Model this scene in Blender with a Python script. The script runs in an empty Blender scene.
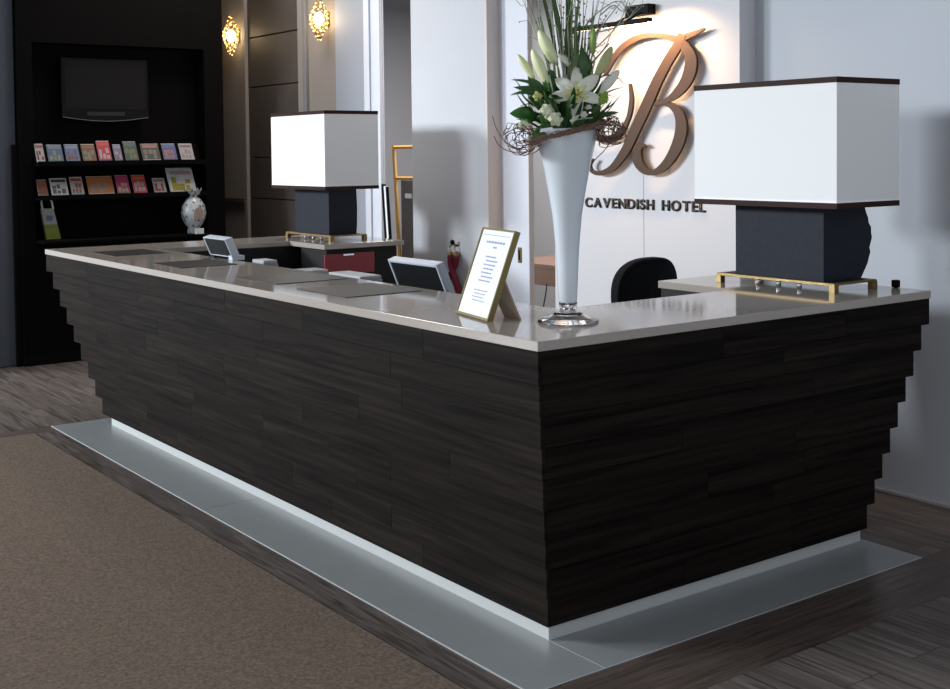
import bpy, bmesh, math, random
from mathutils import Vector, Matrix
random.seed(7)
SC = bpy.context.scene
COL = SC.collection
PI = math.pi
# ------------------------------------------------------------------ camera
YAW, PITCH, ROLL = 0.9365, 0.0371, -0.0108
Fv = Vector((math.cos(YAW)*math.cos(PITCH), math.sin(YAW)*math.cos(PITCH), -math.sin(PITCH)))
R0 = Vector((math.sin(YAW), -math.cos(YAW), 0)); U0 = R0.cross(Fv)
Rv = math.cos(ROLL)*R0 + math.sin(ROLL)*U0; Uv = -math.sin(ROLL)*R0 + math.cos(ROLL)*U0
cam = bpy.data.cameras.new('camera'); cam_o = bpy.data.objects.new('camera', cam); COL.objects.link(cam_o)
M = Matrix((Rv, Uv, -Fv)).transposed().to_4x4(); M.translation = Vector((-2.3763, -2.9103, 1.6406))
cam_o.matrix_world = M
cam.sensor_width = 36; cam.lens = 1219.456/950*36
cam.shift_y = -(344.5-196.715)/950; cam.clip_start = .05
SC.camera = cam_o
# ------------------------------------------------------------------ light
SC.view_settings.view_transform = 'Standard'; SC.view_settings.look = 'None'
SC.view_settings.exposure = 0.12; SC.view_settings.gamma = 1.0
W = bpy.data.worlds.new('world'); SC.world = W; W.use_nodes = True
W.node_tree.nodes['Background'].inputs[0].default_value = (.85, .90, 1, 1)
W.node_tree.nodes['Background'].inputs[1].default_value = .85
def area(name, loc, target, sx, sy, power, col=(1, 1, 1), spread=180):
    l = bpy.data.lights.new(name, 'AREA'); l.shape = 'RECTANGLE'; l.size = sx; l.size_y = sy
    l.energy = power; l.color = col; l.spread = math.radians(spread)
    o = bpy.data.objects.new(name, l); COL.objects.link(o); o.location = loc
    o.rotation_euler = (Vector(target)-Vector(loc)).to_track_quat('-Z', 'Y').to_euler()
    return o
area('window_daylight', (-10.0, 12.0, 4.5), (2, 3.6, 1.1), 2.4, 1.8, 1500, (.88, .94, 1))
area('window_daylight', (-9.0, 7.2, 4.3), (2.2, 1.5, 1.1), 1.6, 1.6, 620, (.88, .94, 1))
area('alcove_overhead_fill', (1.9, 5.9, 4.15), (1.9, 5.9, 0), .8, 1.4, 50, (1, .93, .85))  # added fill from overhead, no fitting built; evens out the panels by the unit
area('back_room_fill', (3.9, 5.2, 3.2), (3.9, 5.2, 0), 1.2, 2.4, 150, (1, .95, .9))  # added off-screen fill, no lamp built; brightens the room behind the openings
# ------------------------------------------------------------------ helpers
def mat(name, col, rough=.6, metal=0, noise=0, nscale=8, emit=None, estr=0, spec=None, trans=0, bump=0, ior=None, coat=0, sheen=0, tr=0):
    m = bpy.data.materials.new(name); m.use_nodes = True; nt = m.node_tree; b = nt.nodes['Principled BSDF']
    b.inputs['Base Color'].default_value = (*col, 1); b.inputs['Roughness'].default_value = rough
    b.inputs['Metallic'].default_value = metal
    if spec is not None: b.inputs['Specular IOR Level'].default_value = spec
    if trans: b.inputs['Transmission Weight'].default_value = trans
    if ior: b.inputs['IOR'].default_value = ior
    if coat: b.inputs['Coat Weight'].default_value = coat
    if emit: b.inputs['Emission Color'].default_value = (*emit, 1); b.inputs['Emission Strength'].default_value = estr
    if noise or bump:
        tc = nt.nodes.new('ShaderNodeTexCoord'); n = nt.nodes.new('ShaderNodeTexNoise'); n.inputs['Scale'].default_value = nscale
        n.inputs['Detail'].default_value = 4
        nt.links.new(tc.outputs['Object'], n.inputs['Vector'])
        if noise:
            mx = nt.nodes.new('ShaderNodeMix'); mx.data_type = 'RGBA'
            mx.inputs[6].default_value = (*[c*(1-noise) for c in col], 1); mx.inputs[7].default_value = (*[min(1, c*(1+noise)) for c in col], 1)
            nt.links.new(n.outputs['Fac'], mx.inputs[0]); nt.links.new(mx.outputs[2], b.inputs['Base Color'])
        if bump:
            bp = nt.nodes.new('ShaderNodeBump'); bp.inputs['Strength'].default_value = bump; bp.inputs['Distance'].default_value = .01
            nt.links.new(n.outputs['Fac'], bp.inputs['Height']); nt.links.new(bp.outputs['Normal'], b.inputs['Normal'])
    if tr:
        t = nt.nodes.new('ShaderNodeBsdfTranslucent'); t.inputs[0].default_value = (*col, 1); mx = nt.nodes.new('ShaderNodeMixShader'); mx.inputs[0].default_value = tr
        nt.links.new(b.outputs[0], mx.inputs[1]); nt.links.new(t.outputs[0], mx.inputs[2]); nt.links.new(mx.outputs[0], nt.nodes['Material Output'].inputs[0])
    return m
def wood(name, c1, c2, stretch=(1.2, 1.2, 22), rough=.45, spec=.4, plank=None, tone=False, gap=None, bump=.15, scale=1.0, dist=2.5):
    """plank=(length,width,swap) lays a staggered board pattern; tone=True reads the per-board 'tone' attribute"""
    m = bpy.data.materials.new(name); m.use_nodes = True; nt = m.node_tree; N = nt.nodes.new; L = nt.links.new
    b = nt.nodes['Principled BSDF']; b.inputs['Roughness'].default_value = rough; b.inputs['Specular IOR Level'].default_value = spec
    tc = N('ShaderNodeTexCoord'); mp = N('ShaderNodeMapping'); mp.inputs['Scale'].default_value = stretch
    L(tc.outputs['Object'], mp.inputs['Vector'])
    n = N('ShaderNodeTexNoise'); n.inputs['Scale'].default_value = scale; n.inputs['Detail'].default_value = 6; n.inputs['Distortion'].default_value = dist
    vec = mp.outputs['Vector']
    brk = None
    if plank:
        ln, wd, swap = plank
        sep = N('ShaderNodeSeparateXYZ'); L(tc.outputs['Object'], sep.inputs[0]); cmb = N('ShaderNodeCombineXYZ')
        L(sep.outputs[1 if swap else 0], cmb.inputs[0]); L(sep.outputs[0 if swap else 1], cmb.inputs[1])
        brk = N('ShaderNodeTexBrick'); brk.inputs['Scale'].default_value = 1; brk.inputs['Brick Width'].default_value = ln
        brk.inputs['Row Height'].default_value = wd; brk.inputs['Mortar Size'].default_value = .0018; brk.inputs['Mortar Smooth'].default_value = .1
        brk.inputs['Color1'].default_value = (0, 0, 0, 1); brk.inputs['Color2'].default_value = (1, 1, 1, 1); brk.inputs['Bias'].default_value = 0
        brk.offset = .37; L(cmb.outputs[0], brk.inputs['Vector'])
        ad = N('ShaderNodeVectorMath'); ad.operation = 'MULTIPLY_ADD'; L(brk.outputs['Color'], ad.inputs[0]); ad.inputs[1].default_value = (7, 7, 7)
        L(vec, ad.inputs[2]); vec = ad.outputs[0]
    if tone:
        at = N('ShaderNodeAttribute'); at.attribute_name = 'tone'
        ad = N('ShaderNodeVectorMath'); ad.operation = 'MULTIPLY_ADD'; L(at.outputs['Fac'], ad.inputs[0]); ad.inputs[1].default_value = (9, 9, 9)
        L(vec, ad.inputs[2]); vec = ad.outputs[0]
    L(vec, n.inputs['Vector'])
    rp = N('ShaderNodeValToRGB'); rp.color_ramp.elements[0].position = .3; rp.color_ramp.elements[1].position = .72
    rp.color_ramp.elements[0].color = (*c1, 1); rp.color_ramp.elements[1].color = (*c2, 1); L(n.outputs['Fac'], rp.inputs[0])
    out = rp.outputs[0]
    def mul(o, fac_out, lo, hi):
        mr = N('ShaderNodeMapRange'); mr.inputs['To Min'].default_value = lo; mr.inputs['To Max'].default_value = hi; L(fac_out, mr.inputs['Value'])
        mm = N('ShaderNodeVectorMath'); mm.operation = 'SCALE'; L(o, mm.inputs[0]); L(mr.outputs[0], mm.inputs['Scale']); return mm.outputs[0]
    if brk:
        out = mul(out, brk.outputs['Color'], .8, 1.2)
        out = mul(out, brk.outputs['Fac'], 1, .35)
    if tone: out = mul(out, at.outputs['Fac'], .85, 1.18)
    L(out, b.inputs['Base Color'])
    bp = N('ShaderNodeBump'); bp.inputs['Strength'].default_value = bump; bp.inputs['Distance'].default_value = .004
    L(n.outputs['Fac'], bp.inputs['Height']); L(bp.outputs['Normal'], b.inputs['Normal'])
    return m
def link(name, bm, m, parent=None, smooth=False, bevel=0, seg=2):
    me = bpy.data.meshes.new(name)
    bmesh.ops.recalc_face_normals(bm, faces=bm.faces[:])
    bm.to_mesh(me); bm.free()
    for mm in (m if isinstance(m, (list, tuple)) else [m]): me.materials.append(mm)
    if smooth:
        for p in me.polygons: p.use_smooth = True
    o = bpy.data.objects.new(name, me); COL.objects.link(o)
    if parent is not None:
        o.parent = parent; o.matrix_parent_inverse = Matrix.Translation(world_loc(parent)).inverted()
    if bevel:
        md = o.modifiers.new('bevel', 'BEVEL'); md.width = bevel; md.segments = seg; md.limit_method = 'ANGLE'; md.angle_limit = math.radians(40)
    return o
def world_loc(o):
    v = Vector(o.location)
    return v
def root(name, label, cat, loc, group=None):
    o = bpy.data.objects.new(name, None); o.empty_display_size = .1; COL.objects.link(o); o.location = loc
    o['label'] = label; o['category'] = cat
    if group: o['group'] = group
    return o
def tag(o, label, cat, group=None, kind=None):
    o['label'] = label; o['category'] = cat
    if group: o['group'] = group
    if kind: o['kind'] = kind
    return o
def struct(o): o['kind'] = 'structure'; return o
def box(bm, x0, x1, y0, y1, z0, z1, mi=0, tone=None):
    vs = [bm.verts.new((x, y, z)) for x in (x0, x1) for y in (y0, y1) for z in (z0, z1)]
    fs = [(0, 1, 3, 2), (4, 6, 7, 5), (0, 4, 5, 1), (2, 3, 7, 6), (0, 2, 6, 4), (1, 5, 7, 3)]
    out = []
    for f in fs:
        q = bm.faces.new([vs[i] for i in f]); q.material_index = mi; out.append(q)
    if tone is not None:
        ly = bm.loops.layers.float.get('tone') or bm.loops.layers.float.new('tone')
        for q in out:
            for l in q.loops: l[ly] = tone
    return vs
def xbox(*a, **k):
    bm = bmesh.new(); box(bm, *a, **k); return bm
def lathe(bm, prof, c=(0, 0, 0), seg=40, mi=0, mtx=None):
    rings = []
    for r, z in prof:
        ring = []
        for i in range(seg):
            a = 2*PI*i/seg; p = Vector((r*math.cos(a), r*math.sin(a), z))
            if mtx: p = mtx @ p
            ring.append(bm.verts.new(p+Vector(c)))
        rings.append(ring)
    for a, b in zip(rings, rings[1:]):
        for i in range(seg):
            f = bm.faces.new((a[i], a[(i+1) % seg], b[(i+1) % seg], b[i])); f.material_index = mi
    for r in (rings[0], rings[-1]):
        f = bm.faces.new(r); f.material_index = mi
def tube(bm, pts, rad, seg=6, mi=0):
    pts = [Vector(p) for p in pts]; n = len(pts)
    rads = rad if isinstance(rad, (list, tuple)) else [rad]*n
    rings = []; up = Vector((.13, .31, .94)).normalized()
    for i, p in enumerate(pts):
        t = (pts[min(i+1, n-1)]-pts[max(i-1, 0)]).normalized()
        u = up - t*up.dot(t)
        if u.length < 1e-4: u = t.orthogonal()
        u.normalize(); up = u; v = t.cross(u)
        rings.append([bm.verts.new(p+(u*math.cos(2*PI*k/seg)+v*math.sin(2*PI*k/seg))*rads[i]) for k in range(seg)])
    for a, b in zip(rings, rings[1:]):
        for k in range(seg):
            f = bm.faces.new((a[k], a[(k+1) % seg], b[(k+1) % seg], b[k])); f.material_index = mi
    for r in (rings[0], rings[-1]):
        f = bm.faces.new(r); f.material_index = mi
def prism(bm, poly, f0, f1):
    """poly: 2-D points; f0,f1 map a point to the two faces"""
    a = [bm.verts.new(f0(p)) for p in poly]; b = [bm.verts.new(f1(p)) for p in poly]; n = len(poly)
    bm.faces.new(a); bm.faces.new(b[::-1])
    for i in range(n): bm.faces.new((a[i], a[(i+1) % n], b[(i+1) % n], b[i]))
def spline(P, k=6):
    P = [Vector(p) for p in P]; E = [2*P[0]-P[1]]+P+[2*P[-1]-P[-2]]; o = []
    for i in range(1, len(P)):
        p0, p1, p2, p3 = E[i-1:i+3]
        for j in range(k):
            t = j/k; o.append(.5*((2*p1)+(-p0+p2)*t+(2*p0-5*p1+4*p2-p3)*t*t+(-p0+3*p1-3*p2+p3)*t**3))
    o.append(P[-1]); return o
# ------------------------------------------------------------------ materials
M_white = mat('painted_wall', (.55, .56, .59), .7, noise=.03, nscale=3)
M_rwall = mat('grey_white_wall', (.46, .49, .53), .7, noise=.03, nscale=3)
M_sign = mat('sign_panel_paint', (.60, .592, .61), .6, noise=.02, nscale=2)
M_greywall = mat('grey_wall', (.36, .37, .40), .7, noise=.05, nscale=2)
M_pillar = mat('taupe_plaster', (.26, .225, .20), .7, noise=.06, nscale=5)
M_jamb = mat('white_joinery', (.66, .68, .74), .45)
M_beige = mat('beige_reveal', (.62, .56, .53), .6)
M_ceil = mat('ceiling_paint', (.6, .6, .6), .8)
M_floor = wood('oak_floor', (.05, .04, .034), (.20, .168, .15), (34, 1.4, 1), .42, spec=.25, plank=(1.7, .17, True), dist=1.6)
M_floor_y = wood('oak_border_long', (.045, .034, .028), (.19, .158, .14), (34, 1.8, 1), .34, plank=(1.9, .30, True), dist=2)
M_floor_x = wood('oak_border_cross', (.05, .036, .029), (.165, .125, .105), (1.8, 34, 1), .34, plank=(1.9, .40, False), dist=2)
M_panel = wood('dark_wall_panel', (.05, .040, .034), (.085, .068, .058), (6, 1.2, 1.2), .6, dist=1)
M_clad = wood('smoked_oak_cladding', (.0024, .0018, .0013), (.018, .0133, .0100), (1.3, 1.3, 42), .6, spec=.06, tone=True, dist=.9, bump=.15)
M_black = mat('black_laminate', (.008, .008, .008), .6, noise=.2, nscale=20, spec=.25)
M_unit = mat('black_stained_unit', (.0035, .003, .003), .75, noise=.25, nscale=12, spec=.06)
M_gap = mat('black_recess', (.003, .003, .003), .8, spec=.1)
M_stone = mat('engineered_stone', (.365, .325, .285), .09, noise=.08, nscale=60, spec=.6)
M_plinth = mat('plinth_white', (.46, .475, .465), .4)
M_tile = mat('grey_floor_tile', (.265, .28, .278), .3, noise=.07, nscale=7)
M_grout = mat('pale_metal_trim', (.44, .45, .45), .4)
M_shade = mat('shade_fabric', (.90, .91, .90), .85, noise=.015, nscale=200)
_nt = M_shade.node_tree; _t = _nt.nodes.new('ShaderNodeBsdfTranslucent'); _t.inputs[0].default_value = (.9, .88, .85, 1); _mx = _nt.nodes.new('ShaderNodeMixShader'); _mx.inputs[0].default_value = .14
_nt.links.new(_nt.nodes['Principled BSDF'].outputs[0], _mx.inputs[1]); _nt.links.new(_t.outputs[0], _mx.inputs[2]); _nt.links.new(_mx.outputs[0], _nt.nodes['Material Output'].inputs[0])
M_band = mat('shade_band', (.028, .013, .009), .6, spec=.12)
M_slate = mat('slate_block', (.014, .017, .026), .65, spec=.2, noise=.25, nscale=30, bump=.15)
M_rock = mat('rough_slate', (.010, .011, .015), .8, noise=.4, nscale=35, bump=.8)
M_brass = mat('brushed_brass', (.24, .17, .075), .5, metal=.9)
M_gold = mat('gold_frame', (.17, .135, .06), .4, metal=1)
M_bronze = mat('bronze_letter', (.052, .028, .015), .42, metal=.2, spec=.15)
M_text = mat('dark_bronze_letter', (.055, .04, .035), .45, metal=.3)
M_chrome = mat('chrome', (.7, .7, .72), .15, metal=1)
M_silver = mat('silver_plastic', (.52, .56, .62), .35)
M_screen = mat('dark_plastic', (.008, .009, .010), .45, spec=.25)
M_mat = mat('charcoal_inlay', (.026, .024, .023), .42, spec=.15)
M_red = mat('red_lacquer', (.24, .014, .022), .4)
M_velvet = mat('red_velvet', (.16, .008, .03), .8)
M_paper = mat('white_paper', (.74, .77, .80), .6)
M_ink = mat('blue_ink', (.24, .27, .42), .7)
M_pine = mat('pine', (.50, .30, .09), .5, noise=.1, nscale=12)
M_mesh = mat('grey_wire_board', (.12, .12, .12), .7, noise=.5, nscale=60)
M_desk = mat('walnut_desk', (.16, .09, .06), .5, noise=.15, nscale=9)
M_chair = mat('black_upholstery', (.006, .006, .008), .8, spec=.12)
M_glass = mat('clear_glass', (1, 1, 1), .02, trans=1, ior=1.45)
M_milk = mat('frosted_white_glass', (.86, .91, .94), .14, noise=.04, nscale=4, coat=.4, tr=.35)
M_petal = mat('lily_petal', (.90, .91, .80), .5, noise=.04, nscale=30, tr=.3)
M_bud = mat('lily_bud', (.72, .76, .45), .5, noise=.15, nscale=40)
M_gbud = mat('green_bud', (.22, .34, .06), .5, noise=.15, nscale=40)
M_cream = mat('cream_petal', (.80, .80, .58), .6, noise=.08, nscale=40)
M_leaf = mat('dark_leaf', (.026, .085, .018), .4, noise=.4, nscale=25)
M_lime = mat('lime_leaf', (.20, .32, .03), .45, noise=.3, nscale=25)
M_grass = mat('grey_green_blade', (.13, .19, .07), .5, noise=.4, nscale=20)
M_twig = mat('brown_twig', (.17, .095, .065), .6, noise=.3, nscale=40)
M_sage = mat('pale_twig', (.34, .35, .26), .6, noise=.3, nscale=40)
M_stamen = mat('stamen', (.45, .35, .03), .6)
M_carpet = mat('carpet_pile', (.150, .113, .086), .95, noise=.85, nscale=95, spec=.1)
M_amber = mat('amber_crystal', (.9, .55, .2), .2, emit=(1, .58, .18), estr=4.5)
M_bulb = mat('lamp_bulb', (1, .9, .7), .4, emit=(1, .82, .48), estr=22)
# ------------------------------------------------------------------ setting
def rects(name, lst, mats, z=0):
    bm = bmesh.new()
    for x0, x1, y0, y1, mi in lst:
        f = bm.faces.new([bm.verts.new((x, y, z)) for x, y in ((x0, y0), (x1, y0), (x1, y1), (x0, y1))]); f.material_index = mi
    return struct(link(name, bm, mats))
FX0, FX1, FY0, FY1 = -6.2, 5.4, -4.6, 9.6
rects('floor', [(FX0, -.25, FY0, 4.4, 0), (FX0, -.10, 4.4, 4.56, 2), (-.25, -.10, FY0, 4.4, 1), (-.10, FX1, -.215, -.08, 2), (-.10, FX1, -.375, -.215, 2),
               (-.10, FX1, FY0, -.375, 0), (-.10, FX1, -.08, 4.56, 0), (FX0, FX1, 4.56, FY1, 0)], [M_floor, M_floor_y, M_floor_x])
bm = xbox(FX0, FX1, FY0, FY1, 4.2, 4.3); struct(link('ceiling', bm, M_ceil))
# right-hand wall run (plane x = 2.6) : openings at y 4.63-5.03 and 2.75-3.53
bm = bmesh.new()
box(bm, 2.6, 2.75, FY0, 2.75, 0, 4.2)
box(bm, 2.6, 2.75, 2.75, 3.27, 2.62, 4.2)
struct(link('wall_right', bm, M_rwall))
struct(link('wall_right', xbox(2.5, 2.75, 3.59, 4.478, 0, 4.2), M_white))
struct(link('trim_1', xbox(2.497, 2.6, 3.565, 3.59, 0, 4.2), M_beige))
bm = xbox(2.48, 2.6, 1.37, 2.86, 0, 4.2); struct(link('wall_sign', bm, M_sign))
struct(link('trim_2', xbox(2.4785, 2.48, 2.078, 2.081, 0, 4.2), M_greywall))
bm = bmesh.new(); box(bm, 2.6, 2.615, 5.03, 5.28, 0, 4.2); box(bm, 2.575, 2.6, 5.03, 5.10, 0, 4.2); box(bm, 2.585, 2.6, 5.2, 5.28, 0, 4.2)
struct(link('trim_3', bm, M_jamb, bevel=.004))
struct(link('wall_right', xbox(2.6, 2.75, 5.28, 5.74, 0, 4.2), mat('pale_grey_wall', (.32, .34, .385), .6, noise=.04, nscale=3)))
bm = bmesh.new(); box(bm, 2.6, 2.75, 5.74, 6.19, 0, 4.2); box(bm, 2.6, 2.75, 7.42, 8.4, 0, 4.2); struct(link('wall_right', bm, M_pillar))
struct(link('trim_4', xbox(2.57, 2.75, 6.19, 6.25, 0, 4.2), mat('grey_metal_strip', (.22, .21, .215), .35), bevel=.004))
struct(link('trim_5', xbox(2.57, 2.75, 6.25, 6.33, 0, 4.2), M_pillar, bevel=.004))
bm = bmesh.new()
for z0, z1 in ((0, .62), (.63, 1.23), (1.24, 1.6), (1.61, 2.24), (2.25, 2.69), (2.70, 4.2)): box(bm, 2.61, 2.75, 6.33, 7.36, z0, z1)
box(bm, 2.66, 2.75, 6.33, 7.36, 0, 4.2)
struct(link('wall_right', bm, M_panel, bevel=.003))
struct(link('trim_6', xbox(2.58, 2.75, 7.36, 7.42, 0, 4.2), M_pillar, bevel=.004))
struct(link('trim_7', xbox(2.57, 2.6, 7.42, 8.4, 1.19, 1.23), M_panel))
struct(link('baseboard_right', xbox(2.585, 2.6, FY0, 1.37, 0, .012), M_greywall))
# walls beyond the reception and round the lobby
struct(link('wall_back', xbox(-.35, FX1, 9.6, 9.7, 0, 4.2), M_pillar))
struct(link('wall_far', xbox(5.4, 5.5, 2.2, 9.6, 0, 4.2), M_greywall))
struct(link('wall_side', xbox(2.75, 5.4, 2.2, 2.3, 0, 4.2), M_greywall))
struct(link('wall_side', xbox(2.75, 5.4, 8.4, 8.5, 0, 4.2), M_greywall))
struct(link('wall_partition', xbox(3.5, 3.6, 3.7, 5.35, 0, 4.2), M_greywall)) if False else None
bm = bmesh.new(); box(bm, -.35, .382, 6.86, 9.6, 0, 4.2); struct(link('wall_left', bm, mat('blue_grey_wall', (.085, .095, .115), .7, noise=.06, nscale=3, spec=.2), bevel=.01))
# sliding door leaf between trim and opening
d = struct(link('door_1', xbox(2.6, 2.64, 3.268, 3.60, 0, 4.2), M_jamb, bevel=.003))
d.name = 'door_1'
bm = bmesh.new(); box(bm, 2.593, 2.6, 3.342, 3.378, .905, 1.008); hd = link('door_handle', bm, M_gold, d, bevel=.004)
bm = xbox(2.591, 2.5935, 3.353, 3.367, .925, .99); link('finger_pull', bm, M_gap, hd)
bm = xbox(2.6, 2.64, 3.262, 3.268, 0, 4.2); link('edge_strip', bm, M_beige, d)
# carpet
o = link('carpet', xbox(FX0+.3, -.25, FY0, 4.4, .0005, .006), M_carpet); tag(o, 'brown flecked carpet laid over the lobby floor left of the counter', 'carpet')
# stone border round the counter
bm = bmesh.new()
box(bm, -.100, .1955, -.08, 2.337, 0, .0015); box(bm, -.100, .1955, 2.340, 4.545, 0, .0015)
box(bm, .1985, 1.897, -.08, .30, 0, .0015); box(bm, .1985, .5, 4.2, 4.545, 0, .0015)
struct(link('trim_8', bm, M_tile))
bm = bmesh.new(); box(bm, -.106, -.100, -.085, 4.55, 0, .003); box(bm, .1955, .1985, -.08, .196, 0, .002); box(bm, -.1, 1.9, -.0835, -.08, 0, .002)
box(bm, 1.897, 1.901, -.0835, .3, 0, .002)
struct(link('trim_9', bm, M_grout))
# ------------------------------------------------------------------ reception counter
L1, L2, ZT, TH, HP = 4.934, 2.08, 1.05, .032, .0536
ctr = root('reception_counter', 'long U-shaped reception counter in dark stepped oak boards under a pale stone top', 'reception counter', (1.0, 2.5, 0))
NW = 9; ph = (ZT-TH-HP)/NW
bm = bmesh.new(); rnd = random.Random(3)
def runs(a, b):
    xs = [a]; 
    while b-xs[-1] > 1.5: xs.append(xs[-1]+rnd.uniform(.45, 1.25))
    if b-xs[-1] > .9: xs.append((xs[-1]+b)/2+rnd.uniform(-.1, .1))
    return xs+[b]
for k in range(NW):
    z1 = ZT-TH-k*ph; z0 = z1-ph+.0007
    ok = .003+.0217*k; oL = .010+.060*k
    ys = runs(ok, L1-oL)
    for a, b in zip(ys, ys[1:]): box(bm, ok, ok+.014 if a == ok else .215, a, b-(.0009 if b < L1-oL else 0), z0, z1, tone=rnd.random())
    box(bm, ok+.0141, .215, ok+.02, ys[1]-.01, z0+.001, z1-.001, tone=.1)
    xs = runs(ok+.0143, L2-ok)
    for a, b in zip(xs, xs[1:]): box(bm, a+(.0009 if a > .25 else 0), b, ok, ok+.02 if a < .25 else .215, z0, z1, tone=rnd.random())
    box(bm, 1.88, L2-ok, .215, 1.0, z0, z1, tone=rnd.random())
    yin = min(4.47, L1-oL-.10)
    box(bm, .215, L2-ok, yin, L1-oL, z0, z1, tone=rnd.random())
link('stepped_boards', bm, M_clad, ctr, bevel=.0008, seg=1)
bm = bmesh.new(); z0, z1 = HP, ZT-TH-.001
box(bm, .214, .53, .214, 4.36, z0, z1); box(bm, .53, 1.879, .214, .53, z0, z1); box(bm, 1.53, 1.879, .53, .995, z0, z1)
link('carcass', bm, M_black, ctr)
bm = bmesh.new(); box(bm, 1.51, 2.05, 4.0, 4.345, .08, z1); box(bm, .53, 2.04, 4.44, 4.47, .5, z1)
fc = link('far_cabinet', bm, M_black, ctr, bevel=.003)
bm = xbox(1.49, 1.865, 3.985, 4.0, .60, .985); rd = link('drawer', bm, M_red, ctr, bevel=.004); rd['label'] = 'dark red drawer front'
bm = bmesh.new(); box(bm, 1.62, 1.70, 3.972, 3.985, .972, .982); link('drawer_handle', bm, M_chrome, rd)
bm = xbox(1.50, 1.86, 3.98, 3.986, .845, .852); link('drawer_gap', bm, M_gap, rd)
bm = bmesh.new(); box(bm, .196, .5, .196, 4.341, .0015, HP); box(bm, .5, 1.884, .196, .5, .0015, HP); link('plinth', bm, M_plinth, ctr)
# stone top, U outline
U = [(0, 0), (L2+.004, 0), (L2+.004, 1.01), (1.525, 1.01), (1.525, .56), (.56, .56), (.56, 4.45), (1.48, 4.45), (1.48, 3.97), (L2+.01, 3.97), (L2+.01, L1), (0, L1)]
bm = bmesh.new(); prism(bm, U, lambda p: (p[0], p[1], ZT-TH), lambda p: (p[0], p[1], ZT))
link('stone_top', bm, M_stone, ctr, bevel=.002)
for y0, y1, x0, x1 in ((4.07, 4.46, .135, .465), (3.09, 3.47, .13, .455), (2.04, 2.455, .15, .52), (1.39, 1.81, .13, .50)):
    link('inlay_panel', xbox(x0, x1, y0, y1, ZT, ZT+.003), M_mat, ctr)
# inner work desk
bm = bmesh.new(); box(bm, .56, 1.15, .57, 4.43, .71, .74); box(bm, .56, 1.1, .6, .63, 0.0, .71); box(bm, .56, 1.1, 2.4, 2.43, 0.0, .71); box(bm, .56, 1.1, 4.35, 4.38, 0.0, .71)
o = link('work_desk', bm, M_black, None, bevel=.003); tag(o, 'black staff work desk standing low behind the counter', 'desk')
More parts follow.
